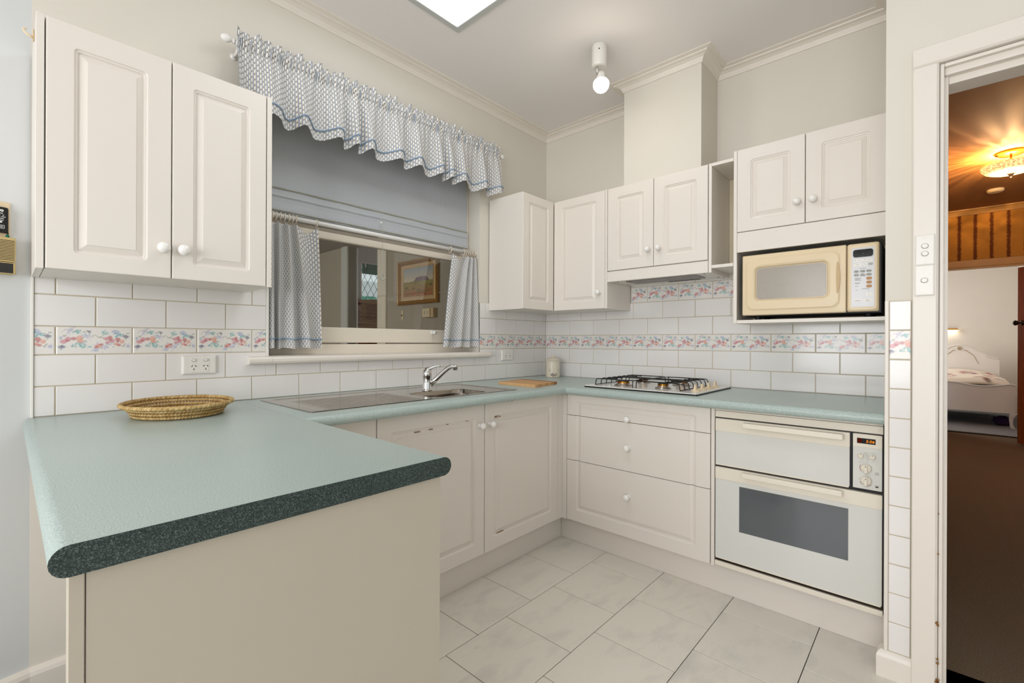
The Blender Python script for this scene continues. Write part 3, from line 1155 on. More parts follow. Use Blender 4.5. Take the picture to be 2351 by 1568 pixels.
def cafe(label, rings, xb, folds, flip):
    root = thing('cafe_curtain', label, 'curtain', (sum(xb) / 2, 0.03, 1.12))
    n = len(rings)

    def fn(s, t):
        q = s * (n - 1)
        i = min(int(q), n - 2)
        f = q - i
        xt = rings[i] + (rings[i + 1] - rings[i]) * f
        gap = abs(rings[i + 1] - rings[i])
        sag = (0.010 + gap * 0.30) * (1 - abs(2 * f - 1)) * max(0, 1 - t * 7)
        z = 1.693 - sag - (1.693 - 1.117 - sag) * t
        if t > 0.001:
            pass
        xbv = xb[0] + (xb[1] - xb[0]) * folds(s)
        e = t ** 0.8
        x = xt * (1 - e) + xbv * e
        amp = 0.014 + 0.015 * t
        lowf = math.sin(2 * PI * (n - 1) * s * 0.5 + .4)
        big = math.sin(2 * PI * 2.5 * s + .8)
        y = 0.022 - amp * lowf * (1 - .35 * t) - .010 * t * big
        z += 0.003 * t * math.sin(2 * PI * 3 * s)
        return (x, y, z)
    cloth('curtain_cloth', fn, 170, 50, 0.72, 0.575, 'curtain_fabric', root)
    obj('piping', tube([(lambda p: (p[0], p[1] - .003, p[2]))(fn(i / 110, 0.925)) for i in range(111)], .0034, 6), 'piping_blue', root, smooth=True)
    for x in rings:
        pts = [(x + .002 * math.sin(a), 0.04 + .0155 * math.cos(a), 1.7165 + .0185 * math.sin(a)) for a in [2 * PI * i / 22 for i in range(22)]]
        obj('ring', tube(pts, .0032, 6, closed=True), 'ring_cream', root, smooth=True)
    return root


cafe('short striped curtain gathered at the end of the window beside the wall cabinet', [-1.962, -1.946, -1.930, -1.912, -1.893, -1.874, -1.857, -1.842, -1.744],
     (-1.968, -1.722), lambda s: s * (0.55 + .45 * s) + .05 * math.sin(PI * 4 * s) * (1 - s), False)
cafe('short striped curtain gathered at the end of the window beside the corner cupboard', [-0.905, -0.797, -0.779, -0.762, -0.747, -0.733, -0.720, -0.708],
     (-0.985, -0.676), lambda s: 1 - (1 - s) * (0.6 + .4 * (1 - s)), True)

# ------------------------------------------------------------------ benchtop
bt = thing('benchtop', 'speckled teal laminate benchtop running along both walls and out as a peninsula', 'benchtop', (-1.4, -0.4, 0.86))
ZB0, ZB1, RB = 0.860, 0.900, 0.020


def nose(cx, out, n=10):
    """(offset, z) points of a half-round nose: out = +1/-1 direction"""
    return [(cx + out * RB * math.sin(PI * i / n), ZB1 - RB + RB * math.cos(PI * i / n)) for i in range(n + 1)]


bm = bmesh.new()
PL, PRX, PE = -2.717, -2.085, -1.368
r_pts = nose(PRX - RB, 1)
l_pts = nose(PL + RB, -1)[::-1]
ring = r_pts + l_pts
loft(bm, [[(x, PE + 0.0008, z) for x, z in ring], [(x, -0.022, z) for x, z in ring], [(x + (.008 if x < -2.6 else 0), -0.009, z) for x, z in ring]])
obj('worktop_section', bm, 'benchtop', bt, smooth=False)
bm = bmesh.new()
loft(bm, [[(x, PE - 0.0004, z) for x, z in ring], [(x, PE + 0.0008, z) for x, z in ring]])
obj('edge_strip', bm, 'bench_end', bt)['label'] = 'dark speckled cut end of the benchtop'
bm = bmesh.new()
YF = -0.65
ny = nose(YF + RB, -1)
HX0, HX1, HY0, HY1 = -1.468, -1.112, -0.528, -0.284


def run(bm, x0, x1, y_back):
    ring_ = [(y, z) for y, z in ny] + [(y_back, ZB0), (y_back, ZB1)]
    loft(bm, [[(x, y, z) for y, z in ring_] for x in (x0, x1)])


run(bm, -2.1055, HX0, -0.009)
run(bm, HX0, HX1, HY0)
B((HX0, HY1, ZB0), (HX1, -0.009, ZB1), bm=bm)
run(bm, HX1, -0.632, -0.009)
obj('worktop_section', bm, 'benchtop', bt)
bm = bmesh.new()
XF = -0.65
nxp = nose(XF + RB, -1)
ring_ = [(x, z) for x, z in nxp] + [(-0.009, ZB0), (-0.009, ZB1)]
loft(bm, [[(x, y, z) for x, z in ring_] for y in (-0.009, -2.029)])
obj('worktop_section', bm, 'benchtop', bt)
for o in bt.children:
    o.data.polygons.foreach_set('use_smooth', [True] * len(o.data.polygons))
    o.data.set_sharp_from_angle(angle=math.radians(35))

# ------------------------------------------------------------------ base cabinets
DN = -0.585   # door front plane
CB = 0.566    # carcass front
pen = thing('peninsula_cabinet', 'plain cream end panel cabinet under the peninsula bench', 'cabinet', (-2.4, -0.9, 0))
obj('end_panel', B((-2.6815, -1.356, 0), (-2.105, -1.340, 0.858), 0.001, 1), 'panel_cream', pen)
obj('edge_post', B((-2.6985, -1.357, 0), (-2.6825, -1.335, 0.858), 0.001, 1), 'panel_cream', pen)
obj('back_panel', B((-2.46, -1.338, 0), (-2.444, -0.02, 0.858)), 'panel_cream', pen)
obj('body', B((-2.443, -1.338, 0.14), (-2.125, -0.02, 0.858)), 'laminate', pen)
obj('door', B((-2.123, -1.336, 0.145), (-2.107, -0.69, 0.852), 0.002, 2), 'laminate', pen)
obj('plinth', B((-2.442, -1.33, 0), (-2.16, -0.02, 0.138)), 'laminate', pen)

sc = thing('sink_cabinet', 'cream two-door base cabinet with chipped panels under the sink', 'cabinet', (-1.21, -0.3, 0))
obj('body', B((-2.10, -CB, 0.14), (-0.635, -0.535, 0.856)), 'laminate', sc)
dm = (0.060, 0.060, 0.062, 0.062)
for x0, x1, kx in ((-1.790, -1.2145, -1.247), (-1.2105, -0.6345, -1.178)):
    d = obj('door', door_bm(x1 - x0, 0.711, 0.018, dm), 'laminate', sc, FR((x0, -CB - .001, 0.1425), 'N'))
    knob(d, FR((kx, DN, 0.757), 'N'), 0.0165)
# worn paint along the routed tops
for x, z, l, hh in ((-1.44, .788, .012, .003), (-1.325, .789, .016, .003), (-1.60, .776, .03, .002), (-1.53, .777, .02, .002),
                    (-1.14, .789, .055, .004), (-1.125, .783, .05, .002), (-.745, .790, .01, .002), (-1.10, .212, .05, .002),
                    (-1.35, .8535, .09, .004), (-1.03, .8535, .05, .005), (-1.21, .8535, .02, .004)):
    n = 16
    top = [(x + l * (i / n - .5), z + hh * random.uniform(.2, 1)) for i in range(n + 1)]
    bot = [(x + l * (i / n - .5), z - hh * random.uniform(.2, 1)) for i in range(n, -1, -1)]
    dep = DN - .0002 if z > .85 or z < .15 else DN + 0.0030
    bm = bmesh.new()
    loft(bm, [[(a, dep, b) for a, b in top + bot], [(a, dep + .004, b) for a, b in top + bot]])
    obj('paint_chip', bm, 'chip_brown', sc)
obj('filler_panel', B((-2.10, -CB - .019, 0.1425), (-1.794, -CB - .001, 0.8535), 0.0015, 1), 'laminate', sc)
obj('corner_post', B((-0.6325, -CB - .017, 0.14), (-0.5835, -CB + .02, 0.856)), 'laminate', sc)
pl = thing('plinth', 'cream kickboard at the floor under the sink cabinet doors', 'plinth', (-1.3, -0.51, 0))
obj('board', B((-2.12, -0.531, 0.0005), (-0.5075, -0.515, 0.139)), 'laminate', pl)
pl = thing('plinth', 'cream kickboard at the floor under the drawers and oven', 'plinth', (-0.51, -1.3, 0))
obj('board', B((-0.5235, -2.029, 0.0005), (-0.507, -0.5325, 0.139)), 'laminate', pl)

dc = thing('drawer_cabinet', 'cream base cabinet of three wide drawers below the cooktop', 'cabinet', (-0.3, -1.0, 0))
obj('body', B((-CB, -1.424, 0.14), (-0.51, -0.59, 0.856)), 'laminate', dc)
obj('corner_post', B((-CB - .017, -0.6125, 0.14), (-CB + .02, -0.5832, 0.856)), 'laminate', dc)
W, H = 1.408 - 0.615, 0.711
for z0, z1, kz in ((0.7385, 0.8535, 0.755), (0.4855, 0.7355, 0.607), (0.1425, 0.4825, 0.355)):
    b = door_bm(W, H, 0.018, (0.064, 0.064, 0.064, 0.040))
    for co, no in (((0, z0 - .1425, 0), (0, -1, 0)), ((0, z1 - .1425, 0), (0, 1, 0))):
        g = b.verts[:] + b.edges[:] + b.faces[:]
        cut = bmesh.ops.bisect_plane(b, geom=g, plane_co=co, plane_no=no, clear_outer=True)
        ed = [e for e in cut['geom_cut'] if isinstance(e, bmesh.types.BMEdge)]
        if ed:
            bmesh.ops.holes_fill(b, edges=b.edges[:])
    d = obj('drawer', b, 'laminate', dc, FR((-CB - .001, -0.615, 0.1425), 'E'))
    knob(d, FR((DN, -1.0, kz), 'E'), 0.0165)
obj('side_panel', B((-CB - .014, -1.4265, 0.14), (-CB + .01, -1.411, 0.856), 0.001, 1), 'laminate', dc)

# ------------------------------------------------------------------ oven
ov = thing('oven', 'white built-in double oven with glass doors and an orange clock', 'oven', (-0.3, -1.72, 0.15))
OX = -0.567
obj('body', B((OX, -2.022, 0.150), (-0.515, -1.428, 0.852)), 'black', ov)
obj('top_rail', B((OX - .012, -2.0215, 0.816), (OX - .0005, -1.4285, 0.8455), 0.002, 2), 'oven_cream', ov)
obj('upper_strip', B((OX - .016, -2.0215, 0.8475), (OX - .0005, -1.4285, 0.8565), 0.001, 1), 'laminate', ov)
obj('bottom_rail', B((OX - .014, -2.0215, 0.148), (OX - .0005, -1.4285, 0.1685), 0.002, 2), 'oven_cream', ov)
obj('vent_slot', B((OX - .004, -2.02, 0.169), (OX - .0005, -1.43, 0.182)), 'bronze', ov)


def oven_handle(parent, y0, y1, z):
    b = bmesh.new()
    RR(y0, y1, z - .011, z + .011, 0.022, 0.038, 0.004, 0.003, b)
    RR(y0 + .006, y0 + .03, z - .009, z + .009, 0.0, 0.024, 0.003, 0.0, b)
    RR(y1 - .03, y1 - .006, z - .009, z + .009, 0.0, 0.024, 0.003, 0.0, b)
    return obj('handle', b, 'oven_cream', parent, FR((OX - .016, 0, 0), 'E'), smooth=False)


ud = obj('grill_door', RR(1.4315, 1.922, 0.606, 0.8105, 0.001, 0.016, 0.003, 0.002), 'oven_glass', ov, FR((OX, 0, 0), 'E'))
obj('door_band', RR(1.4312, 1.9225, 0.755, 0.811, 0.0, 0.0185, 0.003, 0.002), 'oven_cream', ud, FR((OX, 0, 0), 'E'))
obj('door_lip', RR(1.433, 1.920, 0.602, 0.608, 0.0, 0.0185, 0.002, 0.001), 'oven_cream', ud, FR((OX, 0, 0), 'E'))
oven_handle(ud, 1.553, 1.905, 0.796)
ld = obj('oven_door', RR(1.4315, 2.019, 0.186, 0.5925, 0.001, 0.016, 0.003, 0.002), 'oven_glass', ov, FR((OX, 0, 0), 'E'))
obj('door_band', RR(1.4312, 2.0195, 0.5395, 0.593, 0.0, 0.0185, 0.003, 0.002), 'oven_cream', ld, FR((OX, 0, 0), 'E'))
obj('door_window', RR(1.532, 1.9185, 0.323, 0.5215, 0.0, 0.01635, 0.001), 'oven_dark', ld, FR((OX, 0, 0), 'E'))
obj('door_lip', RR(1.434, 2.016, 0.1835, 0.1885, 0.0, 0.019, 0.002, 0.001), 'oven_cream', ld, FR((OX, 0, 0), 'E'))
oven_handle(ld, 1.549, 1.903, 0.581)
cp = obj('control_panel', RR(1.932, 2.0185, 0.607, 0.765, 0.001, 0.0165, 0.002, 0.001), 'oven_glass', ov, FR((OX, 0, 0), 'E'))
obj('panel_band', RR(1.932, 2.0185, 0.7625, 0.8115, 0.0, 0.0185, 0.002, 0.001), 'oven_cream', cp, FR((OX, 0, 0), 'E'))
obj('clock_display', RR(1.9445, 1.9995, 0.7765, 0.7965, 0.0, 0.0189, 0.001), 'black_gloss', cp, FR((OX, 0, 0), 'E'))
obj('display_glow', RR(1.947, 1.9575, 0.779, 0.794, 0.0, 0.0191, 0.001), 'led_dim', cp, FR((OX, 0, 0), 'E'))
textmesh('5:06', 0.0150, FR((OX - .0192, -1.9965, 0.7812), 'E'), 'led_orange', cp, 'clock_digits', 0.0002, 'RIGHT', 0.15)
for u, v, r in ((1.956, 0.730, 0.0095), (1.991, 0.7305, 0.0095), (1.9725, 0.686, 0.0165), (1.9725, 0.640, 0.0165)):
    kb = obj('knob', lathe([(0, 0), (r, 0), (r * 1.02, .004), (r * .93, .011), (r * .8, .014), (0, .0145)], 24), 'oven_cream', cp, FR((OX - .0165, -u, v), 'E'), smooth=True)
    if r > .012:
        obj('grip', RR(u - .0042, u + .0042, v - r * .92, v + r * .92, 0.0, 0.025, 0.003, 0.0015), 'oven_cream', kb, FR((OX - .0165, 0, 0), 'E'))
    obj('pointer', RR(u - .0012, u + .0012, v + r * .45, v + r * .7, 0.0, 0.0156 if r < .012 else .0256, 0.001), 'print_dark', kb, FR((OX - .0165, 0, 0), 'E'))
for cu_, cv_, a0, a1 in ((1.9725, .686, 150, 225), (1.9725, .640, 195, 235), (1.9725, .640, 275, 320)):
    b = bmesh.new()
    o_ = [(cu_ + .0205 * math.cos(math.radians(a0 + (a1 - a0) * i / 12)), cv_ + .0205 * math.sin(math.radians(a0 + (a1 - a0) * i / 12))) for i in range(13)]
    i_ = [(cu_ + .0192 * math.cos(math.radians(a1 + (a0 - a1) * i / 12)), cv_ + .0192 * math.sin(math.radians(a1 + (a0 - a1) * i / 12))) for i in range(13)]
    obj('dial_mark', prism(o_ + i_, 0.016, 0.0168), 'print_red', cp, FR((OX, 0, 0), 'E'))
b = bmesh.new()
for i in range(6):
    RR(1.964 + .002 * i, 1.978 + .0015 * (i % 3), .742 - .0052 * i, .7432 - .0052 * i, .016, .0168, .0004, 0, b, 1)
for u in (1.983, 1.990, 1.998):
    RR(u, u + .002, .7435, .7455, .016, .0168, .0004, 0, b, 1)
for u, v in ((1.951, .704), (1.972, .708), (1.968, .664), (1.949, .642), (1.974, .660), (1.970, .617)):
    RR(u, u + .006, v, v + .001, .016, .0168, .0004, 0, b, 1)
obj('panel_print', b, 'print_grey', cp, FR((OX, 0, 0), 'E'))
b = bmesh.new()
for v in (.673, .626):
    for a, c, d, e in ((1.999, 2.008, v, v + .001), (1.999, 2.008, v - .007, v - .006), (1.999, 2.0, v - .007, v), (2.007, 2.008, v - .007, v)):
        RR(a, c, d, e, .016, .0168, .0003, 0, b, 1)
RR(2.0, 2.007, .6195, .6235, .016, .0168, .0003, 0, b, 1)
obj('panel_symbol', b, 'print_dark', cp, FR((OX, 0, 0), 'E'))

# ------------------------------------------------------------------ wall cabinets
UD = 0.282
ZU0, ZU1 = 1.355, 2.075


lc = thing('wall_cabinet', 'white two-door wall cabinet hanging above the wicker basket', 'cabinet', (-2.38, 0, ZU0))
obj('body', B((-2.680, -UD, ZU0 + .001), (-2.090, -0.0085, ZU1 - .001)), 'laminate', lc)
obj('side_panel', B((-2.6985, -0.301, ZU0), (-2.6815, -0.0085, ZU1), 0.0008, 1), 'laminate', lc)
obj('side_panel', B((-2.0885, -0.301, ZU0), (-2.0715, -0.0085, ZU1), 0.0008, 1), 'laminate', lc)
for x0, x1, kx, mm in ((-2.6785, -2.3855, -2.409, (.058, .062, .05, .065)), (-2.3825, -2.0915, -2.354, (.058, .056, .05, .065))):
    d = obj('door', door_bm(x1 - x0, ZU1 - ZU0 - .003, 0.018, mm), 'laminate', lc, FR((x0, -UD - .001, ZU0 + .0015), 'N'))
    knob(d, FR((kx, -0.301, 1.4515), 'N'), 0.0185)
hk = thing('wall_hook', 'small cream plastic hook on the outer side of the wall cabinet', 'hook', (-2.699, -0.2, 2.06))
obj('plate', B((-2.7015, -0.206, 2.032), (-2.699, -0.194, 2.066), 0.0008, 1), 'plastic_cream_dark', hk)
obj('hook_arm', tube([(-2.701, -0.2, 2.042), (-2.712, -0.2, 2.046), (-2.720, -0.2, 2.052), (-2.722, -0.2, 2.058), (-2.719, -0.2, 2.062), (-2.714, -0.2, 2.0605)], .0022, 8, radii=[.004, .0032, .0025, .0022, .002, .0018]), 'plastic_cream', hk, smooth=True)

cc = thing('corner_cabinet', 'white corner wall cupboard with folding doors under the flue', 'cabinet', (-0.3, -0.3, ZU0))
b = bmesh.new()
out = [(-0.596, -0.0085), (-0.596, -UD), (-UD, -UD), (-UD, -0.684), (-0.0085, -0.684), (-0.0085, -0.0085)]
loft(b, [[(x, y, ZU0 + .001) for x, y in out], [(x, y, ZU1 - .001) for x, y in out]])
obj('body', b, 'laminate', cc)
obj('side_panel', B((-0.6125, -0.283, ZU0), (-0.5965, -0.0085, ZU1), 0.0008, 1), 'laminate', cc)
obj('side_panel', B((-0.300, -0.7035, ZU0), (-0.0085, -0.6875, ZU1), 0.0008, 1), 'laminate', cc)
obj('door', door_bm(0.6125 - 0.3035, ZU1 - ZU0 - .003, 0.018, (.056, .056, .05, .05)), 'laminate', cc, FR((-0.6125, -UD - .001, ZU0 + .0015), 'N'))
d = obj('door', door_bm(0.6855 - 0.3035, ZU1 - ZU0 - .003, 0.018, (.060, .060, .05, .05)), 'laminate', cc, FR((-UD - .001, -0.3035, ZU0 + .0015), 'E'))
knob(d, FR((-0.301, -0.650, 1.4545), 'E'), 0.0165)

hc = thing('hood_cabinet', 'white two-door wall cupboard above the range hood', 'cabinet', (-0.15, -1.0, 1.58))
obj('body', B((-UD, -1.295, 1.577), (-0.0085, -0.705, ZU1 - .001)), 'laminate', hc)
for y0, y1, ky in ((0.7065, 0.9965, 0.969), (0.9995, 1.2945, 1.032)):
    d = obj('door', door_bm(y1 - y0, ZU1 - 1.5815, 0.018, (.060, .058, .05, .06)), 'laminate', hc, FR((-UD - .001, -y0, 1.580), 'E'))
    knob(d, FR((-0.301, -ky, 1.675), 'E'), 0.0165)
rh = thing('range_hood', 'slim slide-out range hood with white front strip and grey filter', 'range hood', (-0.15, -1.0, 1.51))
obj('fascia', B((-0.304, -1.297, 1.5125), (-0.286, -0.706, 1.5735), 0.0015, 1), 'laminate', rh)
obj('body', B((-0.285, -1.294, 1.5165), (-0.0095, -0.706, 1.5755)), 'plastic_white', rh)
obj('filter', RR(-0.245, -0.085, 0.79, 1.215, 0.0, 0.002, 0.02), 'steel_dark', rh, Matrix(((1, 0, 0, 0), (0, -1, 0, 0), (0, 0, -1, 1.5163), (0, 0, 0, 1))))
obj('vent_slot', RR(-0.062, -0.050, 0.98, 1.17, 0.0, 0.002, 0.004), 'black', rh, Matrix(((1, 0, 0, 0), (0, -1, 0, 0), (0, 0, -1, 1.5163), (0, 0, 0, 1))))
for x, y in ((-.268, -.735), (-.255, -.75), (-.09, -.73), (-.255, -1.262), (-.06, -1.27), (-.02, -1.285)):
    obj('screw', lathe([(0, 0), (.004, 0), (.004, .0015), (0, .002)], 10), 'black', rh, FR((x, y, 1.5163), 'D'))

ns = thing('open_shelf', 'narrow open white shelf box between hood cupboard and microwave cupboard', 'shelf', (-0.15, -1.36, 1.53))
obj('side_panel', B((-0.300, -1.3135, 1.512), (-0.0095, -1.2985, ZU1), 0.0008, 1), 'laminate', ns)
obj('top_panel', B((-0.300, -1.4185, ZU1 - .016), (-0.0095, -1.314, ZU1), 0.0008, 1), 'laminate', ns)
obj('bottom_panel', B((-0.300, -1.4185, 1.534), (-0.0095, -1.314, 1.55), 0.0008, 1), 'laminate', ns)
obj('back_panel', B((-0.020, -1.4185, 1.552), (-0.0095, -1.3145, ZU1 - .017)), 'laminate_inside', ns)

mc = thing('microwave_cabinet', 'white wall cabinet with two doors over an open microwave bay', 'cabinet', (-0.15, -1.72, 1.247))
ZM1 = 2.105
obj('side_panel', B((-0.300, -1.4355, 1.247), (-0.0095, -1.4195, ZM1), 0.0008, 1), 'laminate', mc)
obj('side_panel', B((-0.290, -2.029, 1.247), (-0.0095, -2.0175, ZM1), 0.0008, 1), 'laminate_inside', mc)
obj('bottom_shelf', B((-0.300, -2.017, 1.247), (-0.0095, -1.436, 1.263), 0.0008, 1), 'laminate', mc)
obj('body', B((-UD, -2.017, 1.602), (-0.0095, -1.436, ZM1 - .001)), 'laminate', mc)
obj('bay_back', B((-0.016, -2.017, 1.264), (-0.0095, -1.436, 1.601)), 'laminate_inside', mc)
obj('filler_panel', B((-0.300, -2.0165, 1.598), (-UD - .001, -1.4365, 1.6955), 0.001, 1), 'laminate', mc)
for y0, y1, ky in ((1.4365, 1.7235, 1.695), (1.7265, 2.0165, 1.757)):
    d = obj('door', door_bm(y1 - y0, ZM1 - 1.6985, 0.018, (.060, .058, .055, .06)), 'laminate', mc, FR((-UD - .001, -y0, 1.6985), 'E'))
    knob(d, FR((-0.301, -ky, 1.797), 'E'), 0.0165)

# ------------------------------------------------------------------ microwave
mw = thing('microwave', 'cream microwave oven in the open bay beside the doorway', 'microwave', (-0.16, -1.73, 1.264))
MXF = -0.296
obj('case', B((-0.286, -1.998, 1.279), (-0.035, -1.470, 1.572), 0.004, 2), 'black', mw)
for y in (-1.52, -1.95):
    for x in (-.25, -.08):
        obj('foot', lathe([(0, 0), (.012, 0), (.014, .0145), (0, .0145)], 12), 'black', mw, FR((x, y, 1.264), 'U'))
DU0, DU1, DV0, DV1 = 1.461, 1.8775, 1.284, 1.577
WU0, WU1, WV0, WV1 = 1.522, 1.808, 1.358, 1.512
b = bmesh.new()


def lerp4(f, n_, r):
    a = [DU0 + (WU0 - DU0) * f, DU1 + (WU1 - DU1) * f, DV0 + (WV0 - DV0) * f, DV1 + (WV1 - DV1) * f]
    return [(x, y, n_) for x, y in rrect(*a, r, 5)]


loft(b, [lerp4(0, 0, .004), lerp4(0, .012, .006), lerp4(.05, .017, .008), lerp4(.30, .019, .03), lerp4(.40, .0225, .035), lerp4(.80, .0235, .035), lerp4(.93, .0205, .022), lerp4(1.0, .013, .018)], True, True)
md = obj('door', b, 'plastic_cream', mw, FR((-0.284, 0, 0), 'E'), smooth=False)
obj('door_window', RR(WU0 + .002, WU1 - .002, WV0 + .002, WV1 - .002, .010, .0142, .017), 'mesh_window', md, FR((-0.284, 0, 0), 'E'))
b = bmesh.new()
ou = [(1.8475 + .010 * math.sin(PI * i / 12), 1.37 + .135 * i / 12) for i in range(13)] + [(1.8445 - .002 * math.sin(PI * i / 12), 1.505 - .135 * i / 12) for i in range(13)]
obj('handle', prism(ou, .012, .0262), 'plastic_cream_dark', md, FR((-0.284, 0, 0), 'E'))  # recessed grip built as a crescent, its shade put into darker tan
textmesh('Panasonic', 0.0125, FR((-0.3038, -1.508, 1.533), 'E'), 'print_gold', md, 'lettering', 0.0006, bold=0.0002)
b = bmesh.new()
loft(b, [[(x, y, n_) for x, y in rrect(1.880 + i, 1.989 - i, 1.286 + i, 1.577 - i, r, 5)] for i, n_, r in ((0, 0, .006), (0, .010, .010), (.003, .016, .014), (.008, .019, .014))])
cpm = obj('control_panel', b, 'plastic_cream', mw, FR((-0.284, 0, 0), 'E'))
NP = -0.284 - 0.019


def cpart(name, u0, u1, v0, v1, h, mat, r=.002, parent=cpm):
    return obj(name, RR(u0, u1, v0, v1, -0.001, h, r), mat, parent, FR((NP, 0, 0), 'E'))


cpart('label_plate', 1.896, 1.9735, 1.306, 1.557, .0008, 'label_grey', .005)
dsp = cpart('display', 1.9015, 1.969, 1.5165, 1.549, .0020, 'black_gloss', .009)
cpart('display_mark', 1.9345, 1.9360, 1.530, 1.533, .0023, 'led_teal', .0004, dsp)
for i in range(4):
    cpart('touch_key', 1.9015 + .017 * i, 1.9170 + .017 * i, 1.496, 1.5085, .0014, 'plastic_white', .001)
cpart('touch_key', 1.9015, 1.932, 1.478, 1.490, .0014, 'plastic_white', .001)
cpart('touch_key', 1.9355, 1.951, 1.478, 1.490, .0014, 'plastic_white', .001)
cpart('touch_key', 1.9535, 1.968, 1.480, 1.490, .0014, 'button_grey', .001)
names = [('High', 'M.High', 'Medium'), ('M.Low', 'Low', 'Defrost')]
for r in range(2):
    for c in range(3):
        u, v = 1.913 + .0212 * c, 1.4565 - .0150 * r
        bt_ = cpart('button', u - .0092, u + .0092, v - .0058, v + .0058, .0022, 'button_grey', .0058)
        textmesh(names[r][c], .0052, FR((NP - .0024, -u, v - .0018), 'E'), 'print_dark', bt_, 'lettering', .0002, 'CENTER', 0.2)
for i, m_ in enumerate(('button_amber', 'button_amber', 'button_amber')):
    cpart('button', 1.9465, 1.9655, 1.419 - .0165 * i, 1.431 - .0165 * i, .0024, m_, .0055)
b = bmesh.new()
for i, (u0, u1, v) in enumerate(((1.908, 1.925, 1.428), (1.908, 1.931, 1.4245), (1.908, 1.926, 1.421), (1.908, 1.929, 1.4175), (1.908, 1.927, 1.407), (1.908, 1.922, 1.404), (1.908, 1.921, 1.393),
                                 (1.912, 1.922, 1.4845), (1.939, 1.947, 1.4845), (1.905, 1.912, 1.503), (1.923, 1.928, 1.503), (1.939, 1.946, 1.503), (1.957, 1.962, 1.503),
                                 (1.925, 1.946, 1.4675), (1.926, 1.944, 1.435), (1.931, 1.957, 1.381), (1.910, 1.918, 1.376), (1.953, 1.957, 1.375), (1.953, 1.957, 1.360))):
    RR(u0, u1, v, v + .0012, .0, .0016, .0003, 0, b, 1)
obj('panel_print', b, 'print_grey', cpm, FR((NP, 0, 0), 'E'))
cpart('touch_key', 1.945, 1.967, 1.352, 1.367, .0013, 'plastic_white', .001)
cpart('touch_key', 1.9035, 1.934, 1.327, 1.338, .0013, 'plastic_white', .001)
cpart('touch_key', 1.937, 1.967, 1.327, 1.338, .0013, 'plastic_white', .001)
textmesh('Start', .006, FR((NP - .0014, -1.952, 1.330), 'E'), 'print_dark', cpm, 'lettering', .0002, 'CENTER')
textmesh('Stop/Reset', .0048, FR((NP - .0014, -1.9185, 1.3305), 'E'), 'print_dark', cpm, 'lettering', .0002, 'CENTER')

# ------------------------------------------------------------------ sink and tap
sk = thing('sink', 'stainless steel kitchen sink with drainer let into the bench', 'sink', (-1.49, -0.31, 0.90))
SKX0, SKX1, SKY0, SKY1 = -2.033, -0.945, -0.556, -0.072
zr = 0.9035


def loop_r(x0, x1, y0, y1, z, r, seg=5):
    return [(x, y, z) for x, y in rrect(x0, x1, y0, y1, r, seg)]


b = bmesh.new()
# rim frame falls to a sunk deck, deck holds the drainer and the bowl mouth
hx0, hx1, hy0, hy1 = -1.462, -1.118, -0.522, -0.290
outer = [loop_r(SKX0, SKX1, SKY0, SKY1, 0.9004, .006), loop_r(SKX0, SKX1, SKY0, SKY1, 0.9022, .006), loop_r(SKX0 + .006, SKX1 - .006, SKY0 + .006, SKY1 - .006, zr, .008),
         loop_r(SKX0 + .024, SKX1 - .024, SKY0 + .018, SKY1 - .022, zr, .03), loop_r(SKX0 + .034, SKX1 - .034, SKY0 + .024, SKY1 - .034, .9008, .03)]
rows = loft(b, outer, True, False)
inner = [bm_v for bm_v in rows[-1]]
dz = 0.9008
mouth = [b.verts.new(p) for p in loop_r(hx0, hx1, hy0, hy1, dz, .05)]
ei = [b.edges.get((inner[i], inner[(i + 1) % len(inner)])) for i in range(len(inner))]
em = [b.edges.new((mouth[i], mouth[(i + 1) % len(mouth)])) for i in range(len(mouth))]
bmesh.ops.triangle_fill(b, use_beauty=True, edges=ei + em)
prev = mouth
for ins, z, r in ((.004, dz - .004, .048), (.010, dz - .02, .046), (.016, dz - .13, .045), (.035, dz - .150, .04), (.06, dz - .153, .03)):
    cur = [b.verts.new(p) for p in loop_r(hx0 + ins, hx1 - ins, hy0 + ins, hy1 - ins, z, r)]
    for i in range(len(cur)):
        j = (i + 1) % len(cur)
        b.faces.new((prev[i], prev[j], cur[j], cur[i]))
    prev = cur
b.faces.new(prev)
b.faces.remove([f for f in b.faces if len(f.verts) == 24 and f.calc_center_median().z < .9006 and f.calc_center_median().z > .89][0])
o = obj('basin', b, 'steel', sk)
for i in range(9):
    y = -0.50 + .036 * i
    obj('drain_rib', tube([(-1.96, y, .9000), (-1.94, y, .9006), (-1.54, y, .9006), (-1.52, y, .9000)], .0013, 6), 'steel', sk, smooth=True)
obj('waste', lathe([(0, 0), (.022, 0), (.026, .002), (.026, .0005)], 18), 'chrome', sk, FR((-1.29, -0.41, dz - .153), 'U'))

tp_ = thing('mixer_tap', 'chrome kitchen mixer tap with a raised lever behind the sink bowl', 'tap', (-1.307, -0.262, 0.90))
TB = Vector((-1.307, -0.262, 0.9010))
sd = Vector((0.78, -0.62, 0)).normalized()
prof = [(0, 0), (.025, 0), (.026, .004), (.024, .007), (.0225, .012), (.0225, .030), (.0215, .034), (.0215, .072), (.0225, .074), (.0225, .088), (.021, .1), (.016, .108), (.008, .112), (0, .113)]
obj('body', lathe(prof, 28), 'chrome', tp_, FR(TB, 'U'), smooth=True)
a0 = TB + sd * .012 + Vector((0, 0, .028))
a1 = TB + sd * .085 + Vector((0, 0, .098))
a2 = TB + sd * .108 + Vector((0, 0, .116))
a3 = TB + sd * .128 + Vector((0, 0, .121))
a4 = TB + sd * .142 + Vector((0, 0, .120))
sp_ = obj('spout', tube([a0, a0.lerp(a1, .5), a1, a2, a3, a4], .0115, 14, radii=[.0135, .0125, .0115, .0112, .0112, .0112]), 'chrome', tp_, smooth=True)
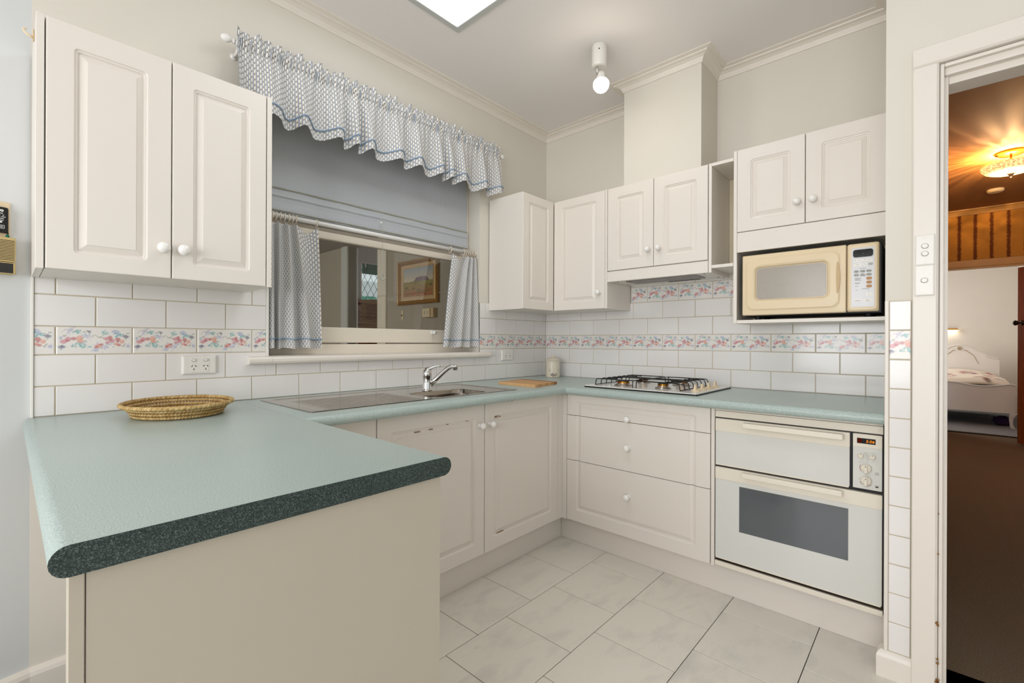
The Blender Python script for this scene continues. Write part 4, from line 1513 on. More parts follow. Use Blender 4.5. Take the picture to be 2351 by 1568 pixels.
obj('aerator', lathe([(0, 0), (.0105, 0), (.0115, .003), (.0115, .012), (.0125, .0125), (.0125, .026), (.010, .028), (0, .028)], 18), 'chrome', sp_, FR(a4 + Vector((0, 0, -.017)), 'U'), smooth=True)
l0 = TB + Vector((0, 0, .103))
obj('lever', tube([l0 - sd * .012, l0 + sd * .012 + Vector((0, 0, .007)), l0 + sd * .035 + Vector((0, 0, .017)), l0 + sd * .058 + Vector((0, 0, .022)), l0 + sd * .068 + Vector((0, 0, .0225))], .006, 10, radii=[.013, .012, .007, .0048, .0052]), 'chrome', tp_, smooth=True)
obj('hot_dot', lathe([(0, 0), (.0036, 0), (.003, .001), (0, .0012)], 12), 'red_dot', tp_, Matrix.Translation(TB + Vector((.0065, -.0213, .086))) @ Vector((.3, -.95, 0)).to_track_quat('Z', 'Y').to_matrix().to_4x4())

# ------------------------------------------------------------------ cooktop
hb = thing('gas_cooktop', 'white four-burner gas cooktop with black wire trivets', 'cooktop', (-0.32, -1.03, 0.90))
HBX0, HBX1, HBY0, HBY1 = 0.07, 0.567, 0.717, 1.341
obj('gasket', RR(HBY0 - .001, HBY1 + .001, -HBX1 - .001, -HBX0 + .001, 0, .0066, .010), 'black', hb, Matrix(((0, 1, 0, 0), (-1, 0, 0, 0), (0, 0, 1, .9002), (0, 0, 0, 1))))


def HB(z):
    return Matrix(((0, 1, 0, 0), (-1, 0, 0, 0), (0, 0, 1, z), (0, 0, 0, 1)))


plain('hob_enamel', (228, 226, 221), 0.16, 0.5, var=0.01)
b = bmesh.new()
loft(b, [[(x, y, z) for x, y in rrect(HBY0 + i, HBY1 - i, -HBX1 + i, -HBX0 - i, .010, 4)] for i, z in ((0, .0), (0, .003), (.002, .0045), (.018, .0045), (.024, .0028))])
obj('plate', b, 'hob_enamel', hb, HB(.9068))
for y, x, r in ((0.885, -0.43, .045), (0.885, -0.185, .036), (1.115, -0.43, .036), (1.115, -0.185, .045)):
    bu = obj('burner', lathe([(0, 0), (r * 1.15, 0), (r * 1.1, .004), (r * .8, .009), (r * .72, .014), (r * .74, .0145), (0, .0145)], 28), 'steel', hb, FR((x, -y, .9097), 'U'), smooth=True)
    b = bmesh.new()
    lathe([(0, .0), (r * .62, .0), (r * .62, .010), (0, .010)], 28, b)
    for i in range(24):
        a = 2 * PI * i / 24
        B((r * .6, -.0016, .0), (r * .72, .0016, .010), bm=b)
        for v in b.verts[-8:]:
            c, s = math.cos(a), math.sin(a)
            v.co.x, v.co.y = v.co.x * c - v.co.y * s, v.co.x * s + v.co.y * c
    obj('burner_ring', b, 'brass', bu, FR((x, -y, .924), 'U'))
    obj('burner_cap', lathe([(0, 0), (r * .72, 0), (r * .74, .002), (r * .66, .005), (0, .006)], 28), 'black_enamel', bu, FR((x, -y, .934), 'U'), smooth=True)
ZT = 0.947
for side in (0, 1):
    tv = bmesh.new()
    y0, y1 = (0.765, 0.985) if side == 0 else (1.005, 1.225)
    xs = [-0.505, -0.447, -0.389, -0.331, -0.273, -0.215, -0.157, -0.115]
    for x in xs:
        e0 = (0.752 if side == 0 else 1.237)
        if side == 0:
            pts = [(x, -y0 + .012, .9105), (x, -y0 + .008, ZT - .01), (x, -y0 + .002, ZT - .002), (x, -y0 - .008, ZT)]
            inner_y = 0.86 if -.36 > x > -.5 or -.25 < x < -.13 else y1
            pts.append((x, -inner_y, ZT))
        else:
            inner_y = 1.14 if -.36 > x > -.5 or -.25 < x < -.13 else y0
            pts = [(x, -inner_y, ZT), (x, -y1 + .008, ZT), (x, -y1 - .002, ZT - .002), (x, -y1 - .008, ZT - .01), (x, -y1 - .012, .9105)]
        tube(pts, .0026, 6, tv)
    yy0, yy1 = (-y0 - .008, -y1) if side == 0 else (-y0, -y1 + .008)
    for x in (xs[0], xs[-1]):
        tube([(x, yy0, ZT), (x, yy1, ZT)], .0026, 6, tv)
    for y in ((y0 + .06, y1) if side == 0 else (y0, y1 - .06)):
        tube([(xs[0], -y, ZT), (xs[-1], -y, ZT)], .0026, 6, tv)
    ym = y1 if side == 0 else y0
    for x in (xs[0], xs[-1]):
        tube([(x, -ym, ZT), (x - .006 * (1 if x < -.3 else -1), -ym, ZT - .006), (x - .008 * (1 if x < -.3 else -1), -ym, .9105)], .0026, 6, tv)
    ey = -y0 + .012 if side == 0 else -y1 - .012
    tube([(xs[0], ey, .913), (xs[-1], ey, .913)], .0024, 6, tv)
    obj('trivet', tv, 'black_enamel', hb, smooth=True)
for x in (-.438, -.345, -.252, -.159):
    kb = obj('knob', lathe([(0, 0), (.021, 0), (.021, .004), (.016, .007), (0, .008)], 22), 'plastic_cream', hb, FR((x, -1.287, .9098), 'U'), smooth=False)
    b = bmesh.new()
    loft(b, [[(-.014, -.006, .006), (.014, -.006, .006), (.014, .006, .006), (-.014, .006, .006)], [(-.0115, -.0035, .030), (.0115, -.0035, .030), (.0115, .0035, .030), (-.0115, .0035, .030)]])
    obj('grip', b, 'plastic_cream', kb, FR((x, -1.287, .9098), 'U'))

# ------------------------------------------------------------------ loose things on the bench
cb = thing('chopping_board', 'small wooden chopping board of glued strips lying on the corner bench', 'board', (-0.665, -0.39, 0.90))
cnr = [Vector((-0.785, -0.262)), Vector((-0.800, -0.556)), Vector((-0.545, -0.512)), Vector((-0.545, -0.235))]
nst = 7
for i in range(nst):
    f0, f1 = i / nst + .0012, (i + 1) / nst - .0012
    q = [cnr[0].lerp(cnr[3], f0), cnr[0].lerp(cnr[3], f1), cnr[1].lerp(cnr[2], f1), cnr[1].lerp(cnr[2], f0)]
    b = bmesh.new()
    loft(b, [[(p.x, p.y, z) for p in q] for z in (.9003, .9155)])
    obj('strip', b, ('board_light', 'board_mid', 'board_light', 'board_mid', 'board_light', 'board_mid', 'board_dark')[i], cb)

jr = thing('canister', 'cream ceramic lidded canister with a painted floral wreath in the bench corner', 'canister', (-0.135, -0.172, 0.90))
JB = Vector((-0.135, -0.172, 0.9003))
nxj, nzj = 120, 60
verts, cols_ = [], []
X, Y = np.meshgrid(np.arange(nxj) / nxj, np.arange(nzj) / (nzj - 1))
Xr, Yr = X.ravel(), Y.ravel()
cj = np.tile(np.array(lin((226, 216, 196))), (len(Xr), 1)).astype(np.float64)
r_ = np.random.default_rng(3)
circ = 2 * PI * 0.052 / 0.118      # wrap in units of height
cen = 0.63                          # faces the camera
pal = [(150, 96, 108), (92, 74, 100), (70, 66, 84), (104, 120, 92), (168, 124, 96), (186, 148, 150), (58, 58, 60)]
for i in range(120):
    a = r_.uniform(-2.2, -0.95) if i < 90 else r_.uniform(-3.3, .2)
    rad = 0.34 + r_.normal(0, .03 if i >= 90 else .05)
    px, py = rad * .9 * math.cos(a), .48 + rad * math.sin(a)
    blob(cj, (Xr - cen) * circ, Yr, px + r_.normal(0, .03), py, r_.uniform(.015, .04), r_.uniform(.015, .03), r_.uniform(0, 3), pal[r_.integers(0, 7)], .75, .5)
for i in range(9):
    a = 0.9 + 1.35 * i / 8
    blob(cj, (Xr - cen) * circ, Yr, .30 * math.cos(a), .53 + .30 * math.sin(a), .016, .012, a, (130, 120, 104), .6, .6)
for i in range(9):
    a = PI - .1 + .5 * math.sin(i)
    blob(cj, (Xr - cen) * circ, Yr, -.33 + .03 * math.sin(i * 2), .45 + .045 * i, .016, .022, a, pal[i % 7], .6, .6)
zp = np.linspace(0, .118, nzj)
for j in range(nzj):
    z = zp[j]
    rr_ = .050 if z > .006 else .047 + .003 * z / .006
    if z > .108:
        rr_ = .0525
    for i in range(nxj):
        a = 2 * PI * i / nxj
        verts.append((JB.x + rr_ * math.cos(a), JB.y + rr_ * math.sin(a), JB.z + z))
faces = [(j * nxj + i, j * nxj + (i + 1) % nxj, (j + 1) * nxj + (i + 1) % nxj, (j + 1) * nxj + i) for j in range(nzj - 1) for i in range(nxj)]
faces.append(tuple(range(nxj - 1, -1, -1)))
faces.append(tuple((nzj - 1) * nxj + i for i in range(nxj)))
me = bpy.data.meshes.new('jar')
me.from_pydata(verts, [], faces)
at = me.attributes.new('print', 'FLOAT_COLOR', 'POINT')
at.data.foreach_set('color', np.hstack([cj, np.ones((len(cj), 1))]).astype(np.float32).ravel())
link('jar_body', me, 'print_glazed', jr, smooth=False)
for p in me.polygons:
    p.use_smooth = len(p.vertices) == 4
ldj = obj('lid', lathe([(0, 0), (.054, 0), (.0545, .003), (.050, .006), (.042, .012), (.028, .018), (.013, .020), (.012, .021), (0, .021)], 40), 'jar_cream', jr, FR(JB + Vector((0, 0, .1195)), 'U'), smooth=True)
obj('lid_knob', lathe([(0, 0), (.012, 0), (.011, .006), (.0135, .009), (.0135, .015), (.011, .0165), (0, .017)], 24), 'jar_cream', ldj, FR(JB + Vector((0, 0, .1400)), 'U'), smooth=True)

bk = thing('wicker_basket', 'shallow oval coiled straw basket tray on the bench by the tiles', 'basket', (-2.352, -0.252, 0.90))
bc = Vector((-2.352, -0.252))
th0 = -0.065


def ell(f, z, n=120):
    a_, b_ = .158 * f, .180 * f
    out_ = []
    for i in range(n):
        t = 2 * PI * i / n
        x, y = a_ * math.cos(t), b_ * math.sin(t)
        out_.append((bc.x + x * math.cos(th0) - y * math.sin(th0), bc.y + x * math.sin(th0) + y * math.cos(th0), z))
    return out_


for f, z, r, m_, rep in ((.80, .9065, .0052, 'straw', 90), (.84, .9185, .0050, 'straw', 90), (.90, .9300, .0050, 'straw', 95), (.985, .9405, .0068, 'straw', 70)):
    obj('coil', tube(ell(f, z, 160), r, 8, closed=True, uvrep=rep), m_, bk, smooth=True)
for i in range(9):
    obj('base_coil', tube(ell(.77 - .085 * i, .9066, 80), .0062, 6, closed=True, uvrep=70 - 7 * i), 'straw_gold', bk, smooth=True)
b = bmesh.new()
for (f0, z0), (f1, z1), n in (((.80, .9065), (.84, .9185), 84), ((.84, .9185), (.90, .9300), 84), ((.90, .9300), (.985, .9405), 84)):
    A_, B_ = ell(f0, z0, n), ell(f1, z1, n)
    for i in range(n):
        tube([A_[i], B_[(i + 1) % n]], .0026, 5, b)
o = obj('stitching', b, 'straw_gold', bk)
o['kind'] = 'stuff'

# ------------------------------------------------------------------ sockets and switches
def power_point(root_label, fr, w=0.117, h=0.073):
    # fr origin at plate centre on the wall surface
    r = thing('power_point', root_label, 'power outlet', fr.to_translation())
    b = bmesh.new()
    loft(b, [[(x, y, n_) for x, y in rrect(-w / 2 + i, w / 2 - i, -h / 2 + i, h / 2 - i, .003, 3)] for i, n_ in ((0, 0), (0, .005), (.0015, .0085), (.006, .0105))])
    pt = obj('plate', b, 'plastic_white', r, fr)
    b = RR(-.027, .034, -.028, .030, 0, .0112, .005)
    obj('insert', RR(-.030, .031, -.0285, .0285, 0, .0114, .005, .0006), 'plastic_white', r, fr)
    for cx in (-.0205, .0195):
        obj('rocker_well', RR(cx - .0078, cx + .0078, .0128, .0252, 0, .0117, .006), 'print_grey', r, fr)
        obj('rocker', RR(cx - .0066, cx + .0066, .0142, .0246, 0, .0150, .005, .001), 'plastic_white', r, fr)
        b = bmesh.new()
        for du, dv, a in ((-.0062, -.004, -.6), (.0062, -.004, .6), (0, -.0165, 0)):
            q = RR(-.0011, .0011, -.0040, .0040, 0, .0119, .0004, 0, None, 1)
            q.transform(Matrix.Translation((cx + du, dv, 0)) @ Matrix.Rotation(a, 4, 'Z'))
            join(b, q)
        obj('slots', b, 'black', r, fr)
    return r


power_point('white double power point on the tiles above the basket', FR((-2.2345, -TT + .0005, 1.0555), 'N'))
power_point('white double power point on the tiles beside the corner canister', FR((-0.4385, -TT + .0005, 1.0590), 'N'), 0.112, 0.071)


def switch_plate(label, yc, zc, keys, w=0.0485, h=0.100):
    r = thing('light_switch', label, 'light switch', (NX - .025, -yc, zc))
    fr = FR((NX - .0248, -yc, zc), 'E')
    b = bmesh.new()
    loft(b, [[(x, y, n_) for x, y in rrect(-w / 2 + i, w / 2 - i, -h / 2 + i, h / 2 - i, .002, 3)] for i, n_ in ((0, 0), (0, .005), (.001, .007), (.004, .0082))])
    obj('plate', b, 'plastic_white', r, fr)
    for v in keys:
        obj('rocker_well', RR(-.0092, .0092, v - .0085, v + .0085, 0, .0085, .008), 'print_grey', r, fr)
        obj('rocker', RR(-.0080, .0080, v - .0072, v + .0072, 0, .0125, .007, .0012), 'plastic_white', r, fr)
    for v in (-.041, .041):
        obj('screw_cover', lathe([(0, 0), (.0043, 0), (.0038, .0006), (0, .0006)], 14), 'plastic_white', r, fr @ Matrix.Translation((0, v, .0082)))


switch_plate('white light switch with two rockers on the door frame', 2.1335, 1.4590, (.0125, -.0125))
switch_plate('white light switch with a single rocker on the door frame', 2.1325, 1.3590, (.0,))

# ------------------------------------------------------------------ ceiling spot lamp
LX, LY = -0.672, -0.872
lp = thing('ceiling_lamp', 'white ceiling lamp with a tilted holder and bare glowing globe', 'ceiling lamp', (LX, LY, ZC))
obj('canopy', lathe([(0, 0), (.037, 0), (.0385, .003), (.0385, .10), (.036, .108), (.028, .112), (0, .112)], 32), 'plastic_white', lp, FR((LX, LY, ZC), 'D'), smooth=False)
obj('screw', lathe([(0, 0), (.0035, 0), (.0035, .001), (0, .001)], 12), 'bronze', lp, Matrix.Translation((LX - .0385 * .86, LY - .0385 * .5, ZC - .035)) @ Vector((-.86, -.5, 0)).to_track_quat('Z', 'Y').to_matrix().to_4x4())
obj('stem', tube([(LX - .016, LY + .002, ZC - .105), (LX - .016, LY + .002, ZC - .150)], .006, 12), 'chrome', lp, smooth=True)
hd = Vector((-.36, -.22, -.9)).normalized()
h0 = Vector((LX + .012, LY - .004, ZC - .138))
hq = hd.to_track_quat('Z', 'Y').to_matrix().to_4x4()
obj('lamp_holder', lathe([(0, 0), (.016, .002), (.021, .008), (.0225, .02), (.0225, .062), (.018, .062), (.018, .05)], 26), 'plastic_white', lp, Matrix.Translation(h0) @ hq, smooth=True)
obj('joint', B((-.006, -.006, -.010), (.006, .006, .010), .002, 1), 'brass', lp, Matrix.Translation((LX - .010, LY, ZC - .153)))
gc = h0 + hd * .086
GR = .0405
hq2 = Matrix.Translation(gc) @ hq
obj('globe', lathe([(GR * math.cos(math.radians(a)), GR * math.sin(math.radians(a))) for a in range(-6, 90, 8)] + [(0, GR)], 32), 'bulb_glow', lp, hq2, smooth=True)
obj('reflector', lathe([(.017, -.040), (.021, -.034), (.030, -.026), (.038, -.013), (GR * .9985, -.0045)], 32), 'plastic_white', lp, hq2, smooth=True)

# ------------------------------------------------------------------ intercom on the angled wall
dv = Vector((-math.cos(ang), -math.sin(ang), 0))
nv = Vector((math.sin(ang), -math.cos(ang), 0))
iu = -dv
fr_i = Matrix((iu, Vector((0, 0, 1)), nv)).transposed().to_4x4()
fr_i = Matrix.Translation((-2.70, 0, 0)) @ fr_i
it = thing('phone_unit', 'beige wall phone unit with black panel and slotted speaker grille by the cabinet', 'phone', (-2.75, -0.02, 1.35))
obj('back_plate', RR(-.14, -.047, 1.355, 1.582, 0, .006, .004, .002), 'plastic_cream', it, fr_i)
obj('black_panel', RR(-.14, -.0535, 1.484, 1.563, .005, .019, .005, .002), 'black', it, fr_i)
obj('speaker_case', RR(-.14, -.0395, 1.394, 1.470, .005, .030, .003, .002), 'plastic_beige', it, fr_i)
for i in range(14):
    obj('slot', RR(-.135, -.0425, 1.3990 + .0046 * i, 1.4008 + .0046 * i, .029, .0303, .0004, 0, None, 1), 'bronze', it, fr_i)
obj('lower_case', RR(-.14, -.0395, 1.356, 1.3925, .005, .030, .003, .002), 'plastic_beige', it, fr_i)
obj('dark_window', RR(-.14, -.0455, 1.359, 1.3895, .028, .0304, .001), 'black_gloss', it, fr_i)
textmesh('ro', .014, fr_i @ Matrix.Translation((-.0775, 1.5485, .0192)), 'print_white', it, 'lettering', .0003, bold=.0006)
b = bmesh.new()
for i, (u0, u1) in enumerate(((-.09, -.0655), (-.09, -.071), (-.067, -.063), (-.09, -.0715), (-.0695, -.060), (-.09, -.0635), (-.09, -.0645))):
    v = 1.5425 - .0055 * (i if i < 2 else i - 1 if i < 4 else i - 2)
    RR(u0, u1, v, v + .0018, .018, .0194, .0006, 0, b, 1)
RR(-.09, -.067, 1.5140, 1.5185, .018, .0194, .002, 0, b, 2)
for u0, u1, v0, v1 in ((-.09, -.0625, 1.5060, 1.5070), (-.09, -.0625, 1.4965, 1.4975), (-.0635, -.0625, 1.4965, 1.5070), (-.072, -.067, 1.5030, 1.5040), (-.072, -.067, 1.4995, 1.5005), (-.0675, -.0665, 1.4995, 1.5040)):
    RR(u0, u1, v0, v1, .018, .0194, .0004, 0, b, 1)
obj('panel_print', b, 'print_white', it, fr_i)
fg = thing('figurine', 'tiny dark green figurine standing on the speaker case of the phone', 'figurine', (-2.75, -0.03, 1.471))
FG = fr_i @ Vector((-.056, 0, .020)) + Vector((0, 0, 1.4702))
obj('figure_body', lathe([(0, 0), (.004, 0), (.0045, .004), (.003, .009), (0, .010)], 12), 'green_cloth', fg, FR(FG, 'U'), smooth=True)
obj('head', lathe([(0, 0), (.0028, .0015), (.0032, .004), (.002, .0065), (0, .007)], 12), 'bronze', fg, FR(FG + Vector((0, 0, .0095)), 'U'), smooth=True)

# ------------------------------------------------------------------ enclosed verandah seen through the window
VX = -0.20
bm = bmesh.new()
B((VX, 0.2, 0), (VX + .1, 1.99, 2.2), bm=bm)
B((VX, 2.61, 0), (VX + .1, 5.0, 2.2), bm=bm)
vw = struct(obj('wall_verandah', bm, 'verandah_wall'))
struct(obj('floor_verandah', B((-4.0, 0.2, -0.1), (4.0, 5.2, 0.0)), 'cabinet_timber'))
struct(obj('ceiling_verandah', B((-4.0, 0.2, 2.2), (VX + .1, 5.0, 2.3)), 'verandah_ceiling'))
struct(obj('wall_verandah_end', B((-4.0, 5.0, 0), (VX, 5.1, 2.3)), 'verandah_wall'))
bm = bmesh.new()
B((-4.1, 0.2, 0), (-4.0, 5.0, 0.9), bm=bm)
B((-4.1, 0.2, 2.1), (-4.0, 5.0, 2.3), bm=bm)
struct(obj('wall_verandah_west', bm, 'verandah_pale'))
d2 = struct(obj('door_2', bmesh.new(), 'sash_paint'))
obj('jamb', B((VX - .02, 1.835, 0), (VX + .12, 1.99, 2.2), .004, 1), 'sash_paint', d2)
obj('jamb', B((VX - .02, 2.61, 0), (VX + .12, 2.74, 2.2), .004, 1), 'verandah_pale', d2)
# room past the opening
bm = bmesh.new()
B((VX + .1, 4.2, 0), (0.842, 4.3, 2.7), bm=bm)
B((0.842, 4.2, 0), (1.75, 4.3, 1.2), bm=bm)
B((0.842, 4.2, 2.345), (1.75, 4.3, 2.7), bm=bm)
B((1.75, 4.2, 0), (4.0, 4.3, 2.7), bm=bm)
struct(obj('wall_far_room', bm, 'verandah_pale'))
struct(obj('ceiling_far_room', B((VX + .1, 1.5, 2.6), (4.0, 4.3, 2.7)), 'verandah_pale'))
struct(obj('wall_far_room_side', B((3.9, 1.5, 0), (4.0, 4.2, 2.6)), 'verandah_pale'))
w2 = struct(obj('window_2', bmesh.new(), 'trim_paint'))
bm = bmesh.new()
for a, b_, c, d in ((.842, .862, 1.2, 2.345), (1.73, 1.75, 1.2, 2.345), (.862, 1.73, 2.325, 2.345), (.862, 1.73, 1.2, 1.22)):
    B((a, 4.19, c), (b_, 4.29, d), bm=bm)
obj('window_frame', bm, 'trim_paint', w2)
obj('window_pane', B((.862, 4.26, 1.22), (1.73, 4.263, 2.325)), 'pane', w2)
b = bmesh.new()
for i in range(-8, 14):
    for sgn in (1, -1):
        x0_ = .862 + .105 * i
        x1_ = x0_ + .62
        pts = []
        for q in range(2):
            pts.append((x0_ if q == 0 else x1_, 4.28, (1.22 if q == 0 else 2.32) if sgn > 0 else (2.32 if q == 0 else 1.22)))
        p0, p1 = Vector(pts[0]), Vector(pts[1])
        # clip to the frame
        t0, t1 = 0.0, 1.0
        if p0.x < .862:
            t0 = (.862 - p0.x) / (p1.x - p0.x)
        if p1.x > 1.73:
            t1 = (1.73 - p0.x) / (p1.x - p0.x)
        if t1 > t0:
            tube([p0.lerp(p1, t0), p0.lerp(p1, t1)], .0035, 5, b)
o = obj('security_mesh', b, 'steel_dark', w2)
gb = thing('green_blind', 'dark green roller blind half lowered in the far room window', 'blind', (1.29, 4.17, 2.17))
obj('blind_cloth', B((.855, 4.165, 2.165), (1.74, 4.172, 2.318)), 'green_cloth', gb)
obj('batten', tube([(.855, 4.163, 2.255), (1.74, 4.163, 2.255)], .010, 8), 'green_cloth', gb, smooth=True)
obj('cord_stop', B((.895, 4.15, 2.26), (.915, 4.162, 2.33), .003, 1), 'plastic_white', gb)
hg = thing('garden_hedge', 'pale green leafy hedge outside the far window', 'hedge', (1.5, 6.4, 0))
b = bmesh.new()
bmesh.ops.create_icosphere(b, subdivisions=5, radius=1.0)
for v in b.verts:
    n_ = v.co.normalized()
    k_ = 1 + .10 * math.sin(9 * n_.x + 3 * n_.y) * math.cos(8 * n_.z) + random.uniform(-.04, .04)
    v.co = Vector((n_.x * 1.6 * k_, n_.y * .6 * k_, n_.z * 1.06 * k_))
b.transform(Matrix.Translation((2.2, 7.0, 1.06)))
obj('foliage', b, 'hedge_leaf', hg)
fe = tag(obj('carport_wall', B((-.5, 9.0, 0), (6.5, 9.1, 2.75), .01, 1), 'car_white'), 'pale grey outbuilding wall behind the garden hedge', 'outbuilding')

# timber cabinet with slatted front beyond the opening
tc = thing('timber_cabinet', 'tall brown timber cabinet with horizontal slats seen through the kitchen window', 'cabinet', (.42, 3.4, 0))
obj('body', B((.165, 3.325, 0), (.90, 3.70, 1.645)), 'cabinet_timber', tc)
ou = [(.150, 1.640), (.150, 1.692), (.20, 1.700), (.24, 1.686), (.40, 1.688), (.54, 1.700), (.70, 1.69), (.90, 1.688), (.915, 1.640)]
b = bmesh.new()
loft(b, [[(x, 3.30, z) for x, z in ou], [(x, 3.71, z) for x, z in ou]])
obj('top_board', b, 'cabinet_timber', tc)
for i in range(24):
    z = 1.49 - .052 * i
    obj('slat', B((.19, 3.300, z - .019), (.88, 3.326, z + .019), .006, 2), 'cabinet_timber', tc)

# framed landscape
pa = thing('framed_painting', 'desert landscape painting in a gilt frame on the verandah wall', 'painting', (VX, 1.32, 1.70))
PY0, PY1, PZ0, PZ1 = 1.020, 1.615, 1.490, 1.900
fr_p = FR((VX, 0, 0), 'E')
b = bmesh.new()
rws = []
for i, n_ in ((0, 0), (0, .030), (.006, .036), (.016, .034), (.020, .024), (.030, .026), (.036, .020), (.040, .012)):
    rws.append([(-x, z, n_) for x, z in ((PY1 - i, PZ0 + i), (PY0 + i, PZ0 + i), (PY0 + i, PZ1 - i), (PY1 - i, PZ1 - i))])
loft(b, rws, True, False)
obj('frame', b, 'gilt', pa, fr_p)
b = bmesh.new()
rws = []
for i, n_ in ((.038, .010), (.038, .014), (.066, .012), (.070, .017), (.076, .012), (.076, .010)):
    rws.append([(-x, z, n_) for x, z in ((PY1 - i, PZ0 + i), (PY0 + i, PZ0 + i), (PY0 + i, PZ1 - i), (PY1 - i, PZ1 - i))])
loft(b, rws, True, False)
obj('mount', b, 'linen', pa, fr_p)


def landscape(X, Y):
    r = np.random.default_rng(8)
    sky0, sky1 = np.array(lin((150, 160, 172))), np.array(lin((206, 190, 160)))
    t = np.clip((Y - .55) / .45, 0, 1)[:, None]
    c = sky1 * (1 - t) + sky0 * t
    hill = .52 + .16 * np.clip(1 - ((X - .62) / .26) ** 4, 0, 1) * (np.abs(X - .62) < .26) + .01 * np.sin(60 * X)
    m = (Y < hill)
    c[m] = np.array(lin((132, 108, 118))) * (0.85 + .3 * np.sin(46 * X[m] + 2)[:, None] * .5)
    g = Y < .52 + .01 * np.sin(30 * X)
    tt = np.clip(Y / .5, 0, 1)[:, None]
    gr = np.array(lin((170, 92, 48))) * (1 - tt) + np.array(lin((150, 140, 78))) * tt
    c[g] = gr[g]
    for _ in range(190):
        y = r.uniform(.03, .5)
        s = .012 + .05 * (.5 - y)
        blob(c, X, Y, r.uniform(0, 1), y, s * r.uniform(.8, 1.8), s * r.uniform(.4, .9), 0, [(84, 96, 60), (112, 112, 66), (178, 130, 66), (160, 84, 44)][r.integers(0, 4)], .7, .6)
    for x, y, s in ((.1, .32, .07), (.93, .36, .07), (.36, .28, .05), (.55, .2, .06)):
        blob(c, X, Y, x, y, s, s * .8, 0, (62, 74, 52), .85, .6)
    return c


me = grid_print(90, 64, PY1 - PY0 - .15, PZ1 - PZ0 - .15, .0035, landscape, False)
me.transform(Matrix.Translation((-(PY1 - .075), PZ0 + .075, .0085)))
me.transform(fr_p)
link('canvas', me, 'print_canvas', pa)
vp = thing('power_point', 'beige power point box on the verandah wall below the painting', 'power outlet', (VX, 1.14, 1.40))
obj('mounting_box', RR(-1.205, -1.055, 1.362, 1.445, 0, .040, .003, .002), 'plastic_cream_dark', vp, fr_p)
obj('plate', RR(-1.20, -1.095, 1.365, 1.442, .038, .050, .003, .002), 'plastic_cream', vp, fr_p)
b = bmesh.new()
for du, dv_ in ((-.02, 0), (-.01, .012), (-.01, -.010), (.02, .004), (.03, -.008), (.028, .010)):
    RR(-1.15 + du - .002, -1.15 + du + .002, 1.403 + dv_ - .005, 1.403 + dv_ + .005, .049, .0505, .0008, 0, b, 1)
obj('slots', b, 'black', vp, fr_p)
vs = thing('wall_switch', 'narrow beige switch on the verandah wall below the painting corner', 'switch', (VX, 1.57, 1.40))
obj('plate', RR(-1.585, -1.553, 1.352, 1.442, 0, .008, .003, .002), 'plastic_cream', vs, fr_p)
b = bmesh.new()
for z in (1.362, 1.432):
    RR(-1.5715, -1.5665, z - .003, z + .003, .0, .0085, .002, 0, b, 2)
RR(-1.573, -1.565, 1.385, 1.405, .0, .014, .003, 0, b, 2)
obj('toggle', b, 'bronze', vs, fr_p)
obj('cable', tube([(VX - .004, 0.6, 1.58), (VX - .004, 1.25, 1.576), (VX - .004, 1.86, 1.574)], .004, 6), 'verandah_pale', vw)

# ------------------------------------------------------------------ hallway and bedroom through the doorway
HX = 5.577
struct(obj('floor_hall', B((NX + .052, -6.0, -0.08), (HX, -2.125, 0.0)), 'carpet'))
struct(obj('floor_threshold', B((NX + .002, -2.99, -0.0025), (NX + .0515, -2.1905, 0.0)), 'carpet'))
struct(obj('ceiling_hall', B((NX + .10, -6.0, 2.86), (HX + .1, -2.125, 2.95)), 'hall_warm_tint'))
struct(obj('wall_hall_north', B((0.15, -2.125, 0), (HX, -2.06, 2.86)), 'hall_warm_tint'))
struct(obj('wall_hall_south', B((NX + .10, -6.1, 0), (HX, -6.0, 2.86)), 'hall_warm_tint'))
bm = bmesh.new()
B((HX, -6.0, 2.135), (HX + .1, -2.125, 2.86), bm=bm)
B((HX, -6.0, 0), (HX + .1, -3.10, 2.135), bm=bm)
B((HX, -2.22, 0), (HX + .1, -2.06, 2.135), bm=bm)
B((NX + .10, -6.0, ZC), (NX + .16, -2.125, 2.86), bm=bm)
struct(obj('wall_hall_east', bm, 'stripe_wallpaper'))
struct(obj('trim_4', sweep([(HX, -6.0), (HX, -2.125)], [(0, 2.79), (.02, 2.79), (.028, 2.81), (.05, 2.84), (.07, 2.845), (.07, 2.86), (0, 2.86)]), 'hall_trim'))
d3 = struct(obj('door_3', bmesh.new(), 'hall_trim'))
bm = bmesh.new()
B((HX - .022, -3.18, 2.125), (HX, -2.16, 2.215), .004, 2, bm=bm)
B((HX - .010, -3.10, 2.105), (HX + .11, -2.22, 2.128), .003, 1, bm=bm)
obj('architrave', bm, 'hall_trim', d3)
lf = bmesh.new()
hinge = Vector((HX - .015, -3.075))
ddir = Vector((-.80, .60)).normalized()
